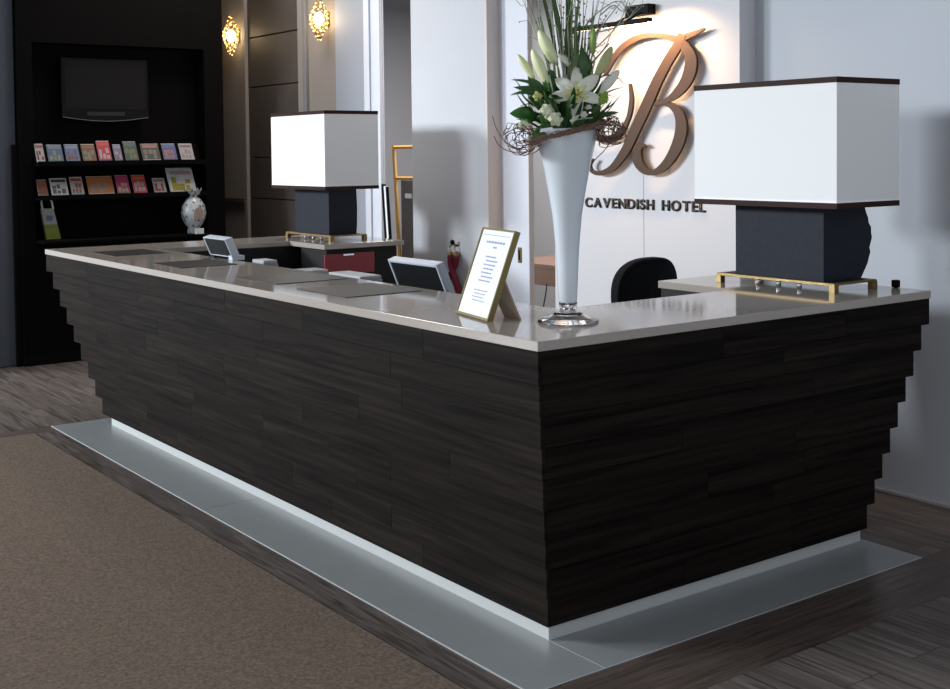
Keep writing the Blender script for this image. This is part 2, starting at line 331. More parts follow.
# ------------------------------------------------------------------ table lamps
def lamp(cx, cy, bul, label):
    z = ZT
    r = root('table_lamp', label, 'lamp', (cx, cy, z), 'slate block table lamps')
    x0, x1, y0, y1 = cx-.135, cx+.145, cy-.315, cy+.315; zt = z+.042
    bm = bmesh.new()
    box(bm, x0, x1, y0, y0+.022, zt-.009, zt); box(bm, x0, x1, y1-.022, y1, zt-.009, zt)
    box(bm, x0, x0+.022, y0+.022, y1-.022, zt-.012, zt); box(bm, x1-.022, x1, y0+.022, y1-.022, zt-.012, zt)
    tray = link('brass_tray', bm, M_brass, r, bevel=.0015)
    link('tray_plate', xbox(x0+.02, x1-.02, y0+.02, y1-.02, zt-.009, zt-.002), M_slate, tray)
    for x in (x0, x1-.024):
        for y in (y0, y1-.024): link('foot', xbox(x-.002, x+.026, y-.002, y+.026, z, zt-.006), M_brass, r, bevel=.001)
    for k in range(3):
        bm = bmesh.new(); lathe(bm, [(.008, 0), (.011, .003), (.011, .028), (.008, zt-.010-z)], (x0+.05, cy-.10+k*.11, z), 14); link('foot', bm, M_chrome, r, smooth=True)
    # block with a rough split rear face
    bx0, by0, by1, bz0, bz1 = cx-.100, cy-.235, cy+.235, zt-.001, zt+.335
    bm = bmesh.new(); NY, NZ = 14, 16; rr = random.Random(5)
    back = [[None]*(NZ+1) for _ in range(NY+1)]; front = [[None]*(NZ+1) for _ in range(NY+1)]
    for i in range(NY+1):
        for j in range(NZ+1):
            y = by0+(by1-by0)*i/NY; q = j/NZ; zz = bz0+(bz1-bz0)*q
            bulge = .212+(.035 if bul > .05 else 0)+bul*math.sin(PI*min(1, max(0, (q*1.05-.02))))**.8 + rr.uniform(-.1, .1)*bul
            back[i][j] = bm.verts.new((bx0+bulge, y, zz)); front[i][j] = bm.verts.new((bx0, y, zz))
    for i in range(NY):
        for j in range(NZ):
            f = bm.faces.new((back[i][j], back[i+1][j], back[i+1][j+1], back[i][j+1])); f.material_index = 1
            bm.faces.new((front[i][j], front[i][j+1], front[i+1][j+1], front[i+1][j]))
    for j in range(NZ):
        bm.faces.new((front[0][j], back[0][j], back[0][j+1], front[0][j+1])); bm.faces.new((front[NY][j], front[NY][j+1], back[NY][j+1], back[NY][j]))
    for i in range(NY):
        bm.faces.new((front[i][0], front[i+1][0], back[i+1][0], back[i][0])); bm.faces.new((front[i][NZ], back[i][NZ], back[i+1][NZ], front[i+1][NZ]))
    b = link('slate_block', bm, [M_slate, M_rock], r); b['label'] = 'slate block with one rough split face'
    bm = bmesh.new(); lathe(bm, [(.01, bz1-.002), (.01, bz1+.26)], (cx, cy, 0), 12); lathe(bm, [(.02, bz1), (.02, bz1+.012)], (cx, cy, 0), 16)
    link('lamp_stem', bm, M_brass, r)
    bm = bmesh.new(); lathe(bm, [(.012, 1.66), (.028, 1.68), (.034, 1.71), (.026, 1.745), (.008, 1.757)], (cx, cy, 0), 16); link('bulb', bm, M_milk, r, smooth=True)
    # shade: four fabric walls, spider, dark bands
    sx, sy, s0, s1, t = .205, .379, 1.398, 1.92, .004
    def ring(a, b, z0, z1, th):
        bm = bmesh.new(); a2, b2 = a-th, b-th
        box(bm, cx-a, cx+a, cy-b, cy-b2, z0, z1); box(bm, cx-a, cx+a, cy+b2, cy+b, z0, z1)
        box(bm, cx-a, cx-a2, cy-b2, cy+b2, z0, z1); box(bm, cx+a2, cx+a, cy-b2, cy+b2, z0, z1); return bm
    sx, sy, s0, s1 = sx, sy, s0, s1; sh = link('lamp_shade', ring(sx, sy, s0+.002, s1-.002, t), M_shade, r)
    link('shade_band', ring(sx+.0015, sy+.0015, s0, s0+.023, t+.004), M_band, sh); link('shade_band', ring(sx+.0015, sy+.0015, s1-.023, s1, t+.004), M_band, sh)
    link('shade_piping', ring(sx+.0008, sy+.0008, s0+.023, s0+.030, .002), mat('piping', (.95, .95, .95), .6), sh)
    bm = bmesh.new(); tube(bm, [(cx-sx+t, cy, 1.65), (cx+sx-t, cy, 1.65)], .002); tube(bm, [(cx, cy-sy+t, 1.65), (cx, cy+sy-t, 1.65)], .002)
    link('spider', bm, M_brass, sh)
    return r
def copy_tree(o, parent=None):
    c = o.copy(); COL.objects.link(c); c.parent = parent
    if parent is not None: c.matrix_parent_inverse = o.matrix_parent_inverse.copy()
    for ch in list(o.children): copy_tree(ch, c)
    return c
def kids(o): return [x for x in bpy.data.objects if x.parent == o]
l1 = lamp(1.82, .49, .07, 'big table lamp with white box shade and slate block, right end of the counter')
l2 = lamp(1.765, 4.47, .008, 'far table lamp with white box shade on the left return, beside the brochure unit')
# ------------------------------------------------------------------ glass vase with flowers
vc = Vector((.356, .271, ZT))
vase = root('flower_vase', 'tall flared frosted white glass vase with clear stem on the counter corner', 'vase', vc)
bm = bmesh.new(); lathe(bm, [(.029, .068), (.032, .075), (.036, .17), (.041, .26), (.051, .37), (.066, .46), (.079, .53), (.093, .59), (.104, .64), (.108, .665), (.102, .665), (.088, .59), (.06, .46), (.03, .2), (.0, .12)][:-1]+[(.012, .12)], vc, 48)
link('vase_bowl', bm, M_milk, vase, smooth=True)
bm = bmesh.new(); lathe(bm, [(.103, 0), (.106, .004), (.103, .009), (.075, .019), (.045, .030), (.027, .040), (.022, .052), (.024, .066), (.029, .0675)], vc+Vector((0, 0, .0005)), 48)
link('glass_foot', bm, M_glass, vase, smooth=True)
bm = bmesh.new(); lathe(bm, [(.040, .036), (.052, .030), (.040, .034)], vc, 32)
for a in range(9):
    an = a*PI*2/9; tube(bm, [vc+Vector((.0235*math.cos(an), .0235*math.sin(an), .043)), vc+Vector((.030*math.cos(an), .030*math.sin(an), .069))], .0035, 6)
link('stem_facets', bm, M_glass, vase, smooth=True)
vr = Vector((math.sin(YAW), -math.cos(YAW), 0)); vf = Vector((-math.cos(YAW), -math.sin(YAW), 0)); vu = Vector((0, 0, 1))
def V(px, py, d=0): return vc + vr*((px-568)/296) + vu*((322-py)/296) + vf*d
def petal_bm(bm, base, tip, width, curl, nrm, mi=0, cup=.25):
    """a thin curved lens-shaped petal from base to tip; nrm = side it faces"""
    ax = tip-base; L = ax.length; ax.normalize(); n = (nrm-ax*nrm.dot(ax)).normalized(); s = ax.cross(n)
    K, Q = 9, 5; g = []
    for i in range(K):
        t = i/(K-1); w = width*.5*(math.sin(PI*min(1, t*.93+.07))**.75)*(1-.15*t); c = base+ax*(L*t)+n*(curl*math.sin(PI*t)*1.0 - curl*.9*t*t)
        row = []
        for j in range(Q):
            u = (j/(Q-1)*2-1); row.append(c+s*(w*u)+n*(cup*w*u*u))
        g.append(row)
    top = [[bm.verts.new(p+n*.0006) for p in r] for r in g]; bot = [[bm.verts.new(p-n*.0006) for p in r] for r in g]
    for i in range(K-1):
        for j in range(Q-1):
            a = bm.faces.new((top[i][j], top[i][j+1], top[i+1][j+1], top[i+1][j])); b = bm.faces.new((bot[i][j], bot[i+1][j], bot[i+1][j+1], bot[i][j+1]))
            a.material_index = b.material_index = mi; a.smooth = b.smooth = True
    ed = [(i, 0) for i in range(K)]+[(K-1, j) for j in range(1, Q)]+[(i, Q-1) for i in range(K-2, -1, -1)]+[(0, j) for j in range(Q-2, 0, -1)]
    for a, b in zip(ed, ed[1:]+ed[:1]):
        f = bm.faces.new((top[a[0]][a[1]], bot[a[0]][a[1]], bot[b[0]][b[1]], top[b[0]][b[1]])); f.material_index = mi
# open lilies
M_lstripe = mat('lily_stripe', (.62, .66, .20), .6)
def lily(c, tips, w, label, fwd=.01):
    r = root('open_lily', label, 'lily', c, 'lilies in the vase')
    for i, t in enumerate(tips):
        bm = bmesh.new(); petal_bm(bm, c+(t-c)*.05, t, w*(1 if i % 2 else .85), .012, vf+vu*.1, cup=.35); link('petal', bm, M_petal, r)
        bm = bmesh.new(); s_ = c+(t-c)*.08+vf*.0045; petal_bm(bm, s_, c+(t-c)*.55+vf*.010, w*.22, .010, vf+vu*.1, cup=.1); link('petal_stripe', bm, M_lstripe, r)
    for k in range(6):
        a = k*PI/3+.3; e = c+vf*.035+(vr*math.cos(a)+vu*math.sin(a))*.016
        bm = bmesh.new(); tube(bm, [c, c+vf*.02, e], .0011, 5); tube(bm, [e-vr*.004, e+vr*.004], .0022, 6); link('stamen', bm, M_stamen, r)
    bm = bmesh.new(); petal_bm(bm, c-vf*.003, c+vf*.012+vu*.012, .016, .002, vf); link('throat', bm, M_bud, r)
    bm = bmesh.new(); tube(bm, spline([c-vf*.002, c-vf*.03-vu*.05, vc+Vector((0, 0, .60))+(c-vc).xyz*Vector((.15, .15, 0)).length*0]), .003, 6); link('stem', bm, M_gbud, r)
    return r
lily(V(576, 92, .085), [V(577, 62, .065), V(599, 72, .085), V(604, 99, .075), V(575, 117, .10), V(547, 95, .09), V(555, 75, .07)], .050, 'large open white lily at the centre front of the bouquet')
def bud(b, t, w, m, label, mt='lily_bud', cat='flower bud'):
    r = root(mt, label, cat, b, 'closed lily buds')
    ax = (t-b); L = ax.length; q = ax.to_track_quat('Z', 'Y').to_matrix()
    bm = bmesh.new(); prof = [(w*.22, 0), (w*.36, L*.1), (w*.46, L*.3), (w*.5, L*.52), (w*.44, L*.74), (w*.25, L*.92), (w*.06, L)]
    rings = []
    for rr, z in prof:
        rings.append([bm.verts.new(b+q@Vector((rr*(1+.10*math.cos(3*a))*math.cos(a), rr*(1+.10*math.cos(3*a))*math.sin(a), z))) for a in [2*PI*i/18 for i in range(18)]])
    for A, B in zip(rings, rings[1:]):
        for i in range(18): bm.faces.new((A[i], A[(i+1) % 18], B[(i+1) % 18], B[i]))
    bm.faces.new(rings[0]); bm.faces.new(rings[-1]); link('bud', bm, m, r, smooth=True)
    bm = bmesh.new(); tube(bm, spline([b, b-ax.normalized()*.03-vu*.02, vc+Vector((0, 0, .62))+(b-vc)*.12*Vector((1, 1, 0)).length*0]), .0025, 6); link('stem', bm, M_gbud, r)
bud(V(557, 60, .05), V(540, 27, .06), .042, M_bud, 'large cream lily bud pointing up left, topmost on the left side')
bud(V(548, 80, .06), V(533, 46, .07), .038, M_bud, 'cream lily bud just below the large top left one')
bud(V(535, 75, .03), V(519, 50, .02), .026, M_bud, 'pale lily bud at the far left of the bouquet')
bud(V(594, 51, .05), V(595, 24, .04), .022, M_gbud, 'small upright green bud above the open lily')
bud(V(597, 74, .06), V(613, 44, .05), .034, mat('pale_green_bud', (.42, .46, .20), .5, noise=.2, nscale=40), 'pale green bud leaning right above the open lily')
bud(V(598, 91, .06), V(620, 68, .06), .034, M_petal, 'white lily bud half open at the right of the open lily')
bud(V(572, 62, .02), V(561, 50, .01), .026, M_petal, 'whitish bud tucked upright behind the open lily')
# small blooms
def rose(c, R, m, label):
    r = root('small_bloom', label, 'flower', c, 'small cream blooms'); rr = random.Random(int(c.x*9999))
    bm = bmesh.new()
    for lay, (k, rad, h) in enumerate(((3, .35, .5), (5, .65, .35), (6, 1.0, .1))):
        for i in range(k):
            a = 2*PI*i/k+lay*.5; dr = vr*math.cos(a)+vu*math.sin(a)
            petal_bm(bm, c+dr*R*.05, c+dr*R*rad+vf*R*h, R*.95, R*.25, vf+dr*.3, cup=.5)
    link('petals', bm, m, r)
    bm = bmesh.new(); tube(bm, [c, c-vf*.03-vu*.03, vc+Vector((0, 0, .64))+(c-vc)*.0], .002, 5); link('stem', bm, M_gbud, r)
rose(V(547, 108, .09), .028, M_cream, 'cream rose low in the bouquet, left of the open lily')
rose(V(555, 116, .10), .027, mat('pale_cream', (.72, .74, .52), .6), 'pale cream bloom just above the white card')
rose(V(524, 121, .07), .020, mat('green_white', (.66, .74, .48), .6), 'small greenish white bloom at lower left of the bouquet')
rose(V(538, 93, .08), .018, mat('lemon', (.62, .66, .22), .6), 'little lemon bloom between dark leaves at left')
rose(V(557, 96, .09), .018, mat('lemon_b', (.70, .72, .34), .6), 'little yellow bloom below the left petal of the lily')
rose(V(574, 118, .10), .016, M_petal, 'tiny white bloom under the open lily')
rose(V(583, 112, .10), .014, M_petal, 'tiny white bloom right of the lowest lily petal')
rose(V(588, 105, .09), .012, M_petal, 'tiniest white bloom at lower right of the lily')
# leaves
def leaf(b, t, w, m, label, curl=.015, nrm=None, cat='leaf', grp='broad leaves in the bouquet'):
    bm = bmesh.new(); petal_bm(bm, b, t, w, curl, nrm or (vf+vu*.4), cup=.3); o = link('broad_leaf', bm, m)
    tag(o, label, cat, grp)
LV = [((545, 100), (530, 72), .05, M_leaf, 'broad dark leaf rising left behind the cream rose'),
      ((552, 95), (515, 82), .03, M_leaf, 'dark leaf reaching far left at lily height'),
      ((538, 90), (511, 90), .014, M_leaf, 'narrow dark leaf tip furthest left'),
      ((540, 84), (512, 75), .012, M_leaf, 'thin dark leaf tip above the furthest left one'),
      ((537, 115), (511, 108), .058, mat('round_leaf', (.022, .10, .012), .3, noise=.3, nscale=25), 'rounded glossy leaf low at left'),
      ((548, 110), (530, 92), .045, M_leaf, 'dark leaf behind the greenish white bloom'),
      ((555, 122), (528, 140), .05, mat('mid_leaf', (.05, .15, .02), .45, noise=.3, nscale=25), 'mid green leaf hanging over the vase rim at left'),
      ((585, 78), (582, 42), .032, M_leaf, 'pointed dark leaf standing above the open lily'),
      ((592, 76), (588, 50), .024, M_leaf, 'pointed dark leaf just right of the standing one'),
      ((572, 80), (580, 48), .02, M_grass, 'greyish leaf standing left of the pointed dark leaf'),
      ((600, 88), (608, 100), .03, M_lime, 'lime green leaf right of the open lily'),
      ((596, 102), (608, 96), .034, M_lime, 'lime green leaf folded under the right lily petal'),
      ((590, 118), (620, 108), .02, M_leaf, 'dark leaf lying right over the vase rim'),
      ((575, 122), (608, 117), .024, M_leaf, 'dark leaf along the vase rim under the lily'),
      ((565, 110), (570, 84), .05, M_leaf, 'dark leaf between the open lily and the yellow bloom'),
      ((568, 124), (545, 126), .03, M_leaf, 'dark leaf beside the white card'),
      ((560, 90), (552, 68), .03, M_leaf, 'dark leaf behind the cream buds'),
      ((600, 112), (585, 100), .04, M_leaf, 'dark leaf behind the tiny white blooms'),
      ((556, 72), (545, 70), .02, M_leaf, 'small dark leaf between two cream buds'),
      ((600, 76), (612, 72), .008, M_twig, 'small curled brown leaf tip at right of the buds'),
      ((610, 72), (626, 80), .006, M_twig, 'thin dark leaf tip in front of the sign letter')]
for i, (b, t, w, m, lb) in enumerate(LV):
    dd = .03+.012*(i % 4); leaf(V(*b, dd), V(*t, dd+.01), w, m, lb)
# foliage mass inside the collar of the bouquet
bm = bmesh.new(); rr = random.Random(11)
for i in range(260):
    a = rr.uniform(0, 2*PI); rad = rr.uniform(.01, .15); h = rr.uniform(.64, .80)
    b = vc+Vector((rad*.6*math.cos(a), rad*.6*math.sin(a), .64+rr.uniform(0, .13))); t = b+Vector((rad*.7*math.cos(a), rad*.7*math.sin(a), rr.uniform(.0, .07)))
    petal_bm(bm, b, t+Vector((.001, 0, .01)), rr.uniform(.014, .03), .008, Vector((math.cos(a), math.sin(a), .6)), mi=rr.choice((0, 0, 1)))
o = link('foliage_filler', bm, [M_leaf, mat('mid_leaf_b', (.035, .11, .02), .45, noise=.3, nscale=25)]); tag(o, 'dense small dark leaves packed round the flower stems at the vase mouth', 'foliage', kind='stuff')
# grassy blades rising out of frame
bm = bmesh.new()
for i in range(60):
    x0 = rr.uniform(556, 586); x1 = 572+(x0-571)*rr.uniform(1, 2.6)+rr.uniform(-8, 8); top = rr.uniform(-45, 30); d = rr.uniform(-.05, .03)
    P = spline([V(x0, 96, d), V((x0*2+x1)/3, 60, d), V((x0+2*x1)/3+rr.uniform(-3, 3), 25, d), V(x1+rr.uniform(-4, 4), top, d+rr.uniform(-.04, .04))], 4)
    tube(bm, P, [.0032*(1-.75*j/len(P)) for j in range(len(P))], 4, mi=rr.choice((0, 0, 1)))
    for _ in range(5):
        q = rr.choice(P[4:]); bmesh.ops.create_icosphere(bm, subdivisions=1, radius=rr.uniform(.002, .0045), matrix=Matrix.Translation(q+Vector((rr.uniform(-.006, .006), rr.uniform(-.006, .006), 0))))
o = link('tall_grass_stems', bm, [M_grass, M_sage]); tag(o, 'tall grey green grassy stems with specks rising from the bouquet', 'grass', kind='stuff')
for k, (a, b, c, w, lb) in enumerate((((566, 70), (560, 30), (553, -30), .022, 'broad upright green blade left of the stems'), ((570, 70), (568, 30), (571, -40), .026, 'broad upright green blade at the middle of the stems'), ((560, 60), (556, 25), (541, -30), .016, 'slim green blade leaning left among the stems'))):
    bm = bmesh.new(); petal_bm(bm, V(*a, -.02), V(*c, -.02), w, .02, vf+vr*.2); o = link('strap_leaf', bm, mat('strap_green%d' % k, (.05, .10, .03), .45, noise=.3, nscale=15)); tag(o, lb, 'leaf', 'tall strap leaves')
# curly willow branches
BR = [[(556, 60), (545, 35), (532, 12), (521, -20)], [(552, 60), (540, 30), (528, 0), (530, -30)], [(585, 60), (596, 36), (604, 10), (612, -20)], [(590, 50), (612, 30), (622, 16), (633, -10)],
      [(586, 55), (600, 28), (618, 4), (640, -18)], [(594, 60), (606, 44), (616, 28), (622, 20)], [(592, 30), (610, 26), (626, 18), (642, 4)], [(600, 12), (614, 2), (628, 8), (640, -6)], [(590, 20), (604, 6), (624, -4), (634, 12)],
      [(560, 50), (566, 20), (560, -5), (548, -35)], [(612, 40), (596, 60), (588, 76), (582, 90)]]
TW = ['pale twig leaning furthest left out of the bouquet top', 'pale twig leaning left just inside the furthest left one', 'pale twig rising right from the stems toward the picture light', 'pale twig sweeping right under the picture light box',
      'pale twig arching right across the picture light bar', 'short pale twig curling up beneath the picture light bar', 'pale twig running almost level to the picture light box', 'pale twig zigzagging at the top right of the bouquet',
      'pale twig dropping back at the upper right of the bouquet', 'pale twig rising among the tall grassy stems', 'brown twig bending down behind the upright green bud']
for i, pts in enumerate(BR):
    bm = bmesh.new(); d = -.03+.02*(i % 4)
    P = spline([V(x+rr.uniform(-2, 2), y, d+rr.uniform(-.02, .02)) for x, y in pts], 5); tube(bm, P, [.0025*(1-.6*j/len(P)) for j in range(len(P))], 5)
    for _ in range(4):
        q = rr.choice(P[3:]); e = q+vr*rr.uniform(-.05, .05)+vu*rr.uniform(-.01, .05); tube(bm, spline([q, (q+e)/2+vu*rr.uniform(-.012, .012), e], 3), .0011, 4)
        bmesh.ops.create_icosphere(bm, subdivisions=1, radius=.003, matrix=Matrix.Translation(e))
    o = link('curly_twig', bm, M_sage if i != 10 else M_twig); tag(o, TW[i], 'twig', 'curly twigs above the bouquet')
# woven twig nest round the rim
def nest(cx_, cy_, rx, ry, n, dep, label):
    bm = bmesh.new()
    for _ in range(n):
        a0 = rr.uniform(0, 2*PI); sp = rr.uniform(1.2, 4.5); ox, oy = rr.uniform(-.35, .35)*rx, rr.uniform(-.35, .35)*ry; sa, sb = rr.uniform(.35, .95), rr.uniform(.3, .9); rot = rr.uniform(0, PI); pts = []
        for t in range(7):
            u = sa*math.cos(a0+sp*t/6)+rr.uniform(-.08, .08); v = sb*math.sin(a0+sp*t/6)+rr.uniform(-.08, .08)
            pts.append(V(cx_+ox+rx*(u*math.cos(rot)-v*math.sin(rot)), cy_+oy+ry*(u*math.sin(rot)+v*math.cos(rot)), dep+rr.uniform(-.06, .05)))
        P = spline(pts, 4); tube(bm, P, [.0019*(1-.5*j/len(P)) for j in range(len(P))], 5)
    o = link('twig_nest', bm, M_twig); tag(o, label, 'twig nest', kind='stuff')
nest(521, 135, 20, 17, 34, .04, 'tangled brown twig loops hanging at the left of the vase rim')
nest(610, 128, 17, 15, 44, .04, 'tangled brown twig loops hanging at the right of the vase rim')
bm = bmesh.new()
for _ in range(20):
    y = rr.uniform(-3, 6); P = spline([V(530+rr.uniform(-5, 5), 138+y*.6, .10), V(550, 132+y*.5, .118), V(572, 127+y*.5, .118), V(596+rr.uniform(0, 12), 120+y*.6, .09)], 5); tube(bm, [p+Vector((rr.uniform(-.004,.004), rr.uniform(-.004,.004), rr.uniform(-.005,.005))) for p in P], .0013, 5)
o = link('twig_garland', bm, M_twig); tag(o, 'brown twig garland running across the front of the vase rim', 'twig garland', kind='stuff')
for pts, lb in (([(520, 146), (506, 138), (497, 125), (493, 112)], 'long bare twig curving up at the far left of the vase'), ([(528, 148), (512, 148), (500, 142), (494, 132)], 'long bare twig curving left below the nest'), ([(617, 130), (606, 146), (596, 156), (592, 162)], 'fine twig trailing down right of the vase')):
    bm = bmesh.new(); tube(bm, spline([V(x, y, .05) for x, y in pts], 5), .0016, 5); o = link('bare_twig', bm, M_twig); tag(o, lb, 'twig', 'loose bare twigs')
bm = bmesh.new(); c0 = [V(539, 129, .122), V(553, 127.5, .122), V(551.5, 124, .116), V(540, 125.5, .116)]
c1 = [p-vf*.0015 for p in c0]; A = [bm.verts.new(p) for p in c0]; B = [bm.verts.new(p) for p in c1]
bm.faces.new(A); bm.faces.new(B[::-1])
for i in range(4): bm.faces.new((A[i], A[(i+1) % 4], B[(i+1) % 4], B[i]))
o = link('gift_card', bm, M_paper); tag(o, 'small blank white card tucked in the bouquet at the vase rim', 'card')
BSTROKES=[[(1.756,2.27,1.702,2.249),(1.765,2.257,1.709,2.235),(1.774,2.245,1.716,2.222),(1.783,2.232,1.725,2.207),(1.795,2.218,1.737,2.19),(1.811,2.201,1.753,2.17),(1.83,2.182,1.772,2.15),(1.851,2.161,1.791,2.129),(1.873,2.137,1.811,2.107),(1.893,2.113,1.829,2.084),(1.914,2.088,1.848,2.059),(1.935,2.061,1.868,2.033),(1.958,2.032,1.888,2.004),(1.981,1.999,1.909,1.972),(2.005,1.963,1.931,1.937),(2.028,1.927,1.953,1.901),(2.052,1.891,1.976,1.865),(2.075,1.856,2.0,1.83),(2.098,1.82,2.025,1.794),(2.121,1.785,2.05,1.76),(2.142,1.752,2.072,1.729),(2.16,1.724,2.091,1.701),(2.175,1.698,2.108,1.676),(2.19,1.675,2.126,1.652),(2.207,1.652,2.147,1.627),(2.228,1.627,2.173,1.601),(2.252,1.601,2.202,1.575),(2.276,1.577,2.231,1.552),(2.297,1.558,2.258,1.532),(2.315,1.546,2.284,1.518),(2.33,1.538,2.308,1.509),(2.346,1.532,2.328,1.504),(2.362,1.527,2.347,1.5),(2.377,1.522,2.365,1.496),(2.39,1.519,2.383,1.493),(2.402,1.517,2.4,1.492),(2.414,1.516,2.417,1.493),(2.426,1.517,2.433,1.495),(2.438,1.518,2.449,1.499),(2.449,1.521,2.464,1.505),(2.458,1.524,2.477,1.512),(2.464,1.53,2.486,1.521),(2.47,1.537,2.492,1.532),(2.473,1.545,2.496,1.543),(2.474,1.553,2.496,1.554),(2.471,1.56,2.491,1.565),(2.465,1.568,2.483,1.574),(2.458,1.577,2.474,1.583),(2.45,1.586,2.465,1.592)],[(2.334,2.075,2.364,2.087),(2.321,2.09,2.353,2.103),(2.308,2.105,2.343,2.119),(2.296,2.12,2.331,2.134),(2.283,2.133,2.32,2.149),(2.271,2.145,2.308,2.163),(2.26,2.157,2.297,2.176),(2.247,2.168,2.284,2.188),(2.234,2.178,2.269,2.2),(2.218,2.19,2.253,2.213),(2.201,2.201,2.235,2.226),(2.183,2.212,2.216,2.238),(2.164,2.221,2.195,2.25),(2.145,2.229,2.174,2.259),(2.125,2.237,2.151,2.268),(2.105,2.243,2.128,2.275),(2.085,2.249,2.104,2.281),(2.064,2.254,2.079,2.285),(2.043,2.257,2.054,2.288),(2.021,2.26,2.029,2.289),(2.0,2.261,2.005,2.289),(1.98,2.262,1.983,2.289),(1.961,2.261,1.961,2.287),(1.942,2.258,1.94,2.285),(1.922,2.256,1.918,2.283),(1.9,2.252,1.895,2.28),(1.878,2.248,1.871,2.276),(1.856,2.242,1.847,2.272),(1.836,2.237,1.824,2.267),(1.816,2.23,1.802,2.262),(1.798,2.223,1.78,2.257),(1.783,2.216,1.758,2.25),(1.77,2.208,1.736,2.241),(1.759,2.199,1.716,2.229),(1.748,2.188,1.699,2.217),(1.739,2.177,1.683,2.203),(1.731,2.165,1.669,2.189),(1.723,2.153,1.656,2.175),(1.718,2.142,1.645,2.159),(1.714,2.131,1.636,2.142),(1.712,2.121,1.629,2.123),(1.712,2.108,1.627,2.103),(1.714,2.094,1.628,2.082),(1.718,2.079,1.632,2.062),(1.722,2.064,1.638,2.043),(1.728,2.05,1.647,2.025),(1.734,2.036,1.658,2.007),(1.743,2.021,1.671,1.99),(1.752,2.008,1.687,1.974),(1.762,1.995,1.704,1.96),(1.775,1.982,1.722,1.946),(1.789,1.969,1.742,1.934),(1.803,1.957,1.762,1.923),(1.816,1.946,1.783,1.915),(1.83,1.936,1.803,1.907),(1.845,1.927,1.825,1.901),(1.861,1.919,1.847,1.896),(1.88,1.913,1.871,1.892),(1.901,1.908,1.894,1.89),(1.923,1.904,1.918,1.888),(1.945,1.9,1.941,1.886)],[(1.755,2.208,1.776,2.232),(1.738,2.214,1.76,2.239),(1.72,2.221,1.744,2.247),(1.704,2.227,1.727,2.255),(1.689,2.232,1.709,2.262),(1.675,2.236,1.69,2.266),(1.66,2.239,1.672,2.268),(1.643,2.243,1.655,2.269),(1.627,2.248,1.64,2.271),(1.613,2.253,1.625,2.273),(1.599,2.259,1.61,2.275),(1.586,2.265,1.595,2.278),(1.573,2.271,1.58,2.281)],[(1.949,1.882,1.952,1.896),(1.929,1.883,1.933,1.898),(1.909,1.884,1.913,1.901),(1.891,1.884,1.893,1.903),(1.875,1.882,1.872,1.904),(1.86,1.878,1.852,1.902),(1.846,1.873,1.833,1.899),(1.834,1.867,1.814,1.895),(1.824,1.86,1.796,1.888),(1.814,1.852,1.779,1.88),(1.806,1.843,1.762,1.87),(1.799,1.834,1.747,1.857),(1.794,1.824,1.733,1.843),(1.79,1.812,1.723,1.827),(1.787,1.799,1.714,1.809),(1.786,1.784,1.707,1.789),(1.786,1.77,1.704,1.769),(1.788,1.754,1.704,1.748),(1.791,1.736,1.707,1.726),(1.796,1.718,1.713,1.703),(1.803,1.7,1.721,1.681),(1.811,1.682,1.732,1.659),(1.821,1.662,1.746,1.637),(1.832,1.643,1.762,1.617),(1.844,1.625,1.779,1.597),(1.857,1.607,1.797,1.579),(1.871,1.59,1.816,1.561),(1.886,1.575,1.837,1.545),(1.901,1.562,1.859,1.53),(1.916,1.551,1.882,1.519),(1.932,1.54,1.907,1.509),(1.949,1.532,1.932,1.502),(1.964,1.528,1.956,1.498),(1.977,1.527,1.98,1.496),(1.99,1.53,2.003,1.497),(2.003,1.534,2.024,1.501),(2.014,1.54,2.045,1.507),(2.022,1.547,2.064,1.516),(2.03,1.556,2.082,1.528),(2.038,1.566,2.097,1.54),(2.043,1.576,2.109,1.554),(2.048,1.584,2.118,1.568),(2.051,1.594,2.124,1.583),(2.053,1.604,2.127,1.598),(2.055,1.612,2.127,1.612),(2.056,1.619,2.125,1.625),(2.056,1.626,2.12,1.637),(2.056,1.632,2.113,1.647),(2.055,1.637,2.104,1.656),(2.053,1.642,2.094,1.664),(2.05,1.647,2.081,1.671),(2.047,1.65,2.068,1.675),(2.047,1.653,2.053,1.677),(2.048,1.654,2.039,1.675),(2.043,1.655,2.03,1.669),(2.035,1.653,2.025,1.664),(2.027,1.652,2.02,1.659)],[(2.155,2.014,2.139,2.015),(2.152,1.993,2.133,1.994),(2.15,1.972,2.127,1.973),(2.148,1.951,2.122,1.951),(2.148,1.931,2.119,1.93),(2.15,1.912,2.119,1.91),(2.153,1.892,2.122,1.889),(2.157,1.874,2.125,1.869),(2.162,1.857,2.13,1.852),(2.166,1.843,2.135,1.837),(2.171,1.832,2.141,1.824),(2.177,1.821,2.147,1.812),(2.185,1.809,2.155,1.799),(2.194,1.797,2.163,1.786),(2.203,1.784,2.171,1.772),(2.214,1.773,2.181,1.759),(2.226,1.763,2.192,1.745),(2.239,1.753,2.205,1.733),(2.254,1.744,2.22,1.72),(2.269,1.737,2.236,1.709),(2.283,1.731,2.253,1.699),(2.296,1.726,2.271,1.692),(2.309,1.723,2.289,1.686),(2.322,1.721,2.309,1.682),(2.334,1.72,2.329,1.68),(2.346,1.72,2.349,1.679),(2.358,1.721,2.369,1.681),(2.371,1.723,2.388,1.684),(2.384,1.726,2.407,1.689),(2.398,1.73,2.425,1.695),(2.412,1.735,2.443,1.703),(2.425,1.741,2.461,1.713),(2.436,1.747,2.476,1.724),(2.447,1.754,2.488,1.737),(2.457,1.764,2.497,1.751),(2.466,1.774,2.503,1.766),(2.474,1.786,2.508,1.781),(2.48,1.798,2.51,1.796),(2.483,1.812,2.51,1.812),(2.487,1.828,2.509,1.827),(2.49,1.843,2.508,1.842)]]
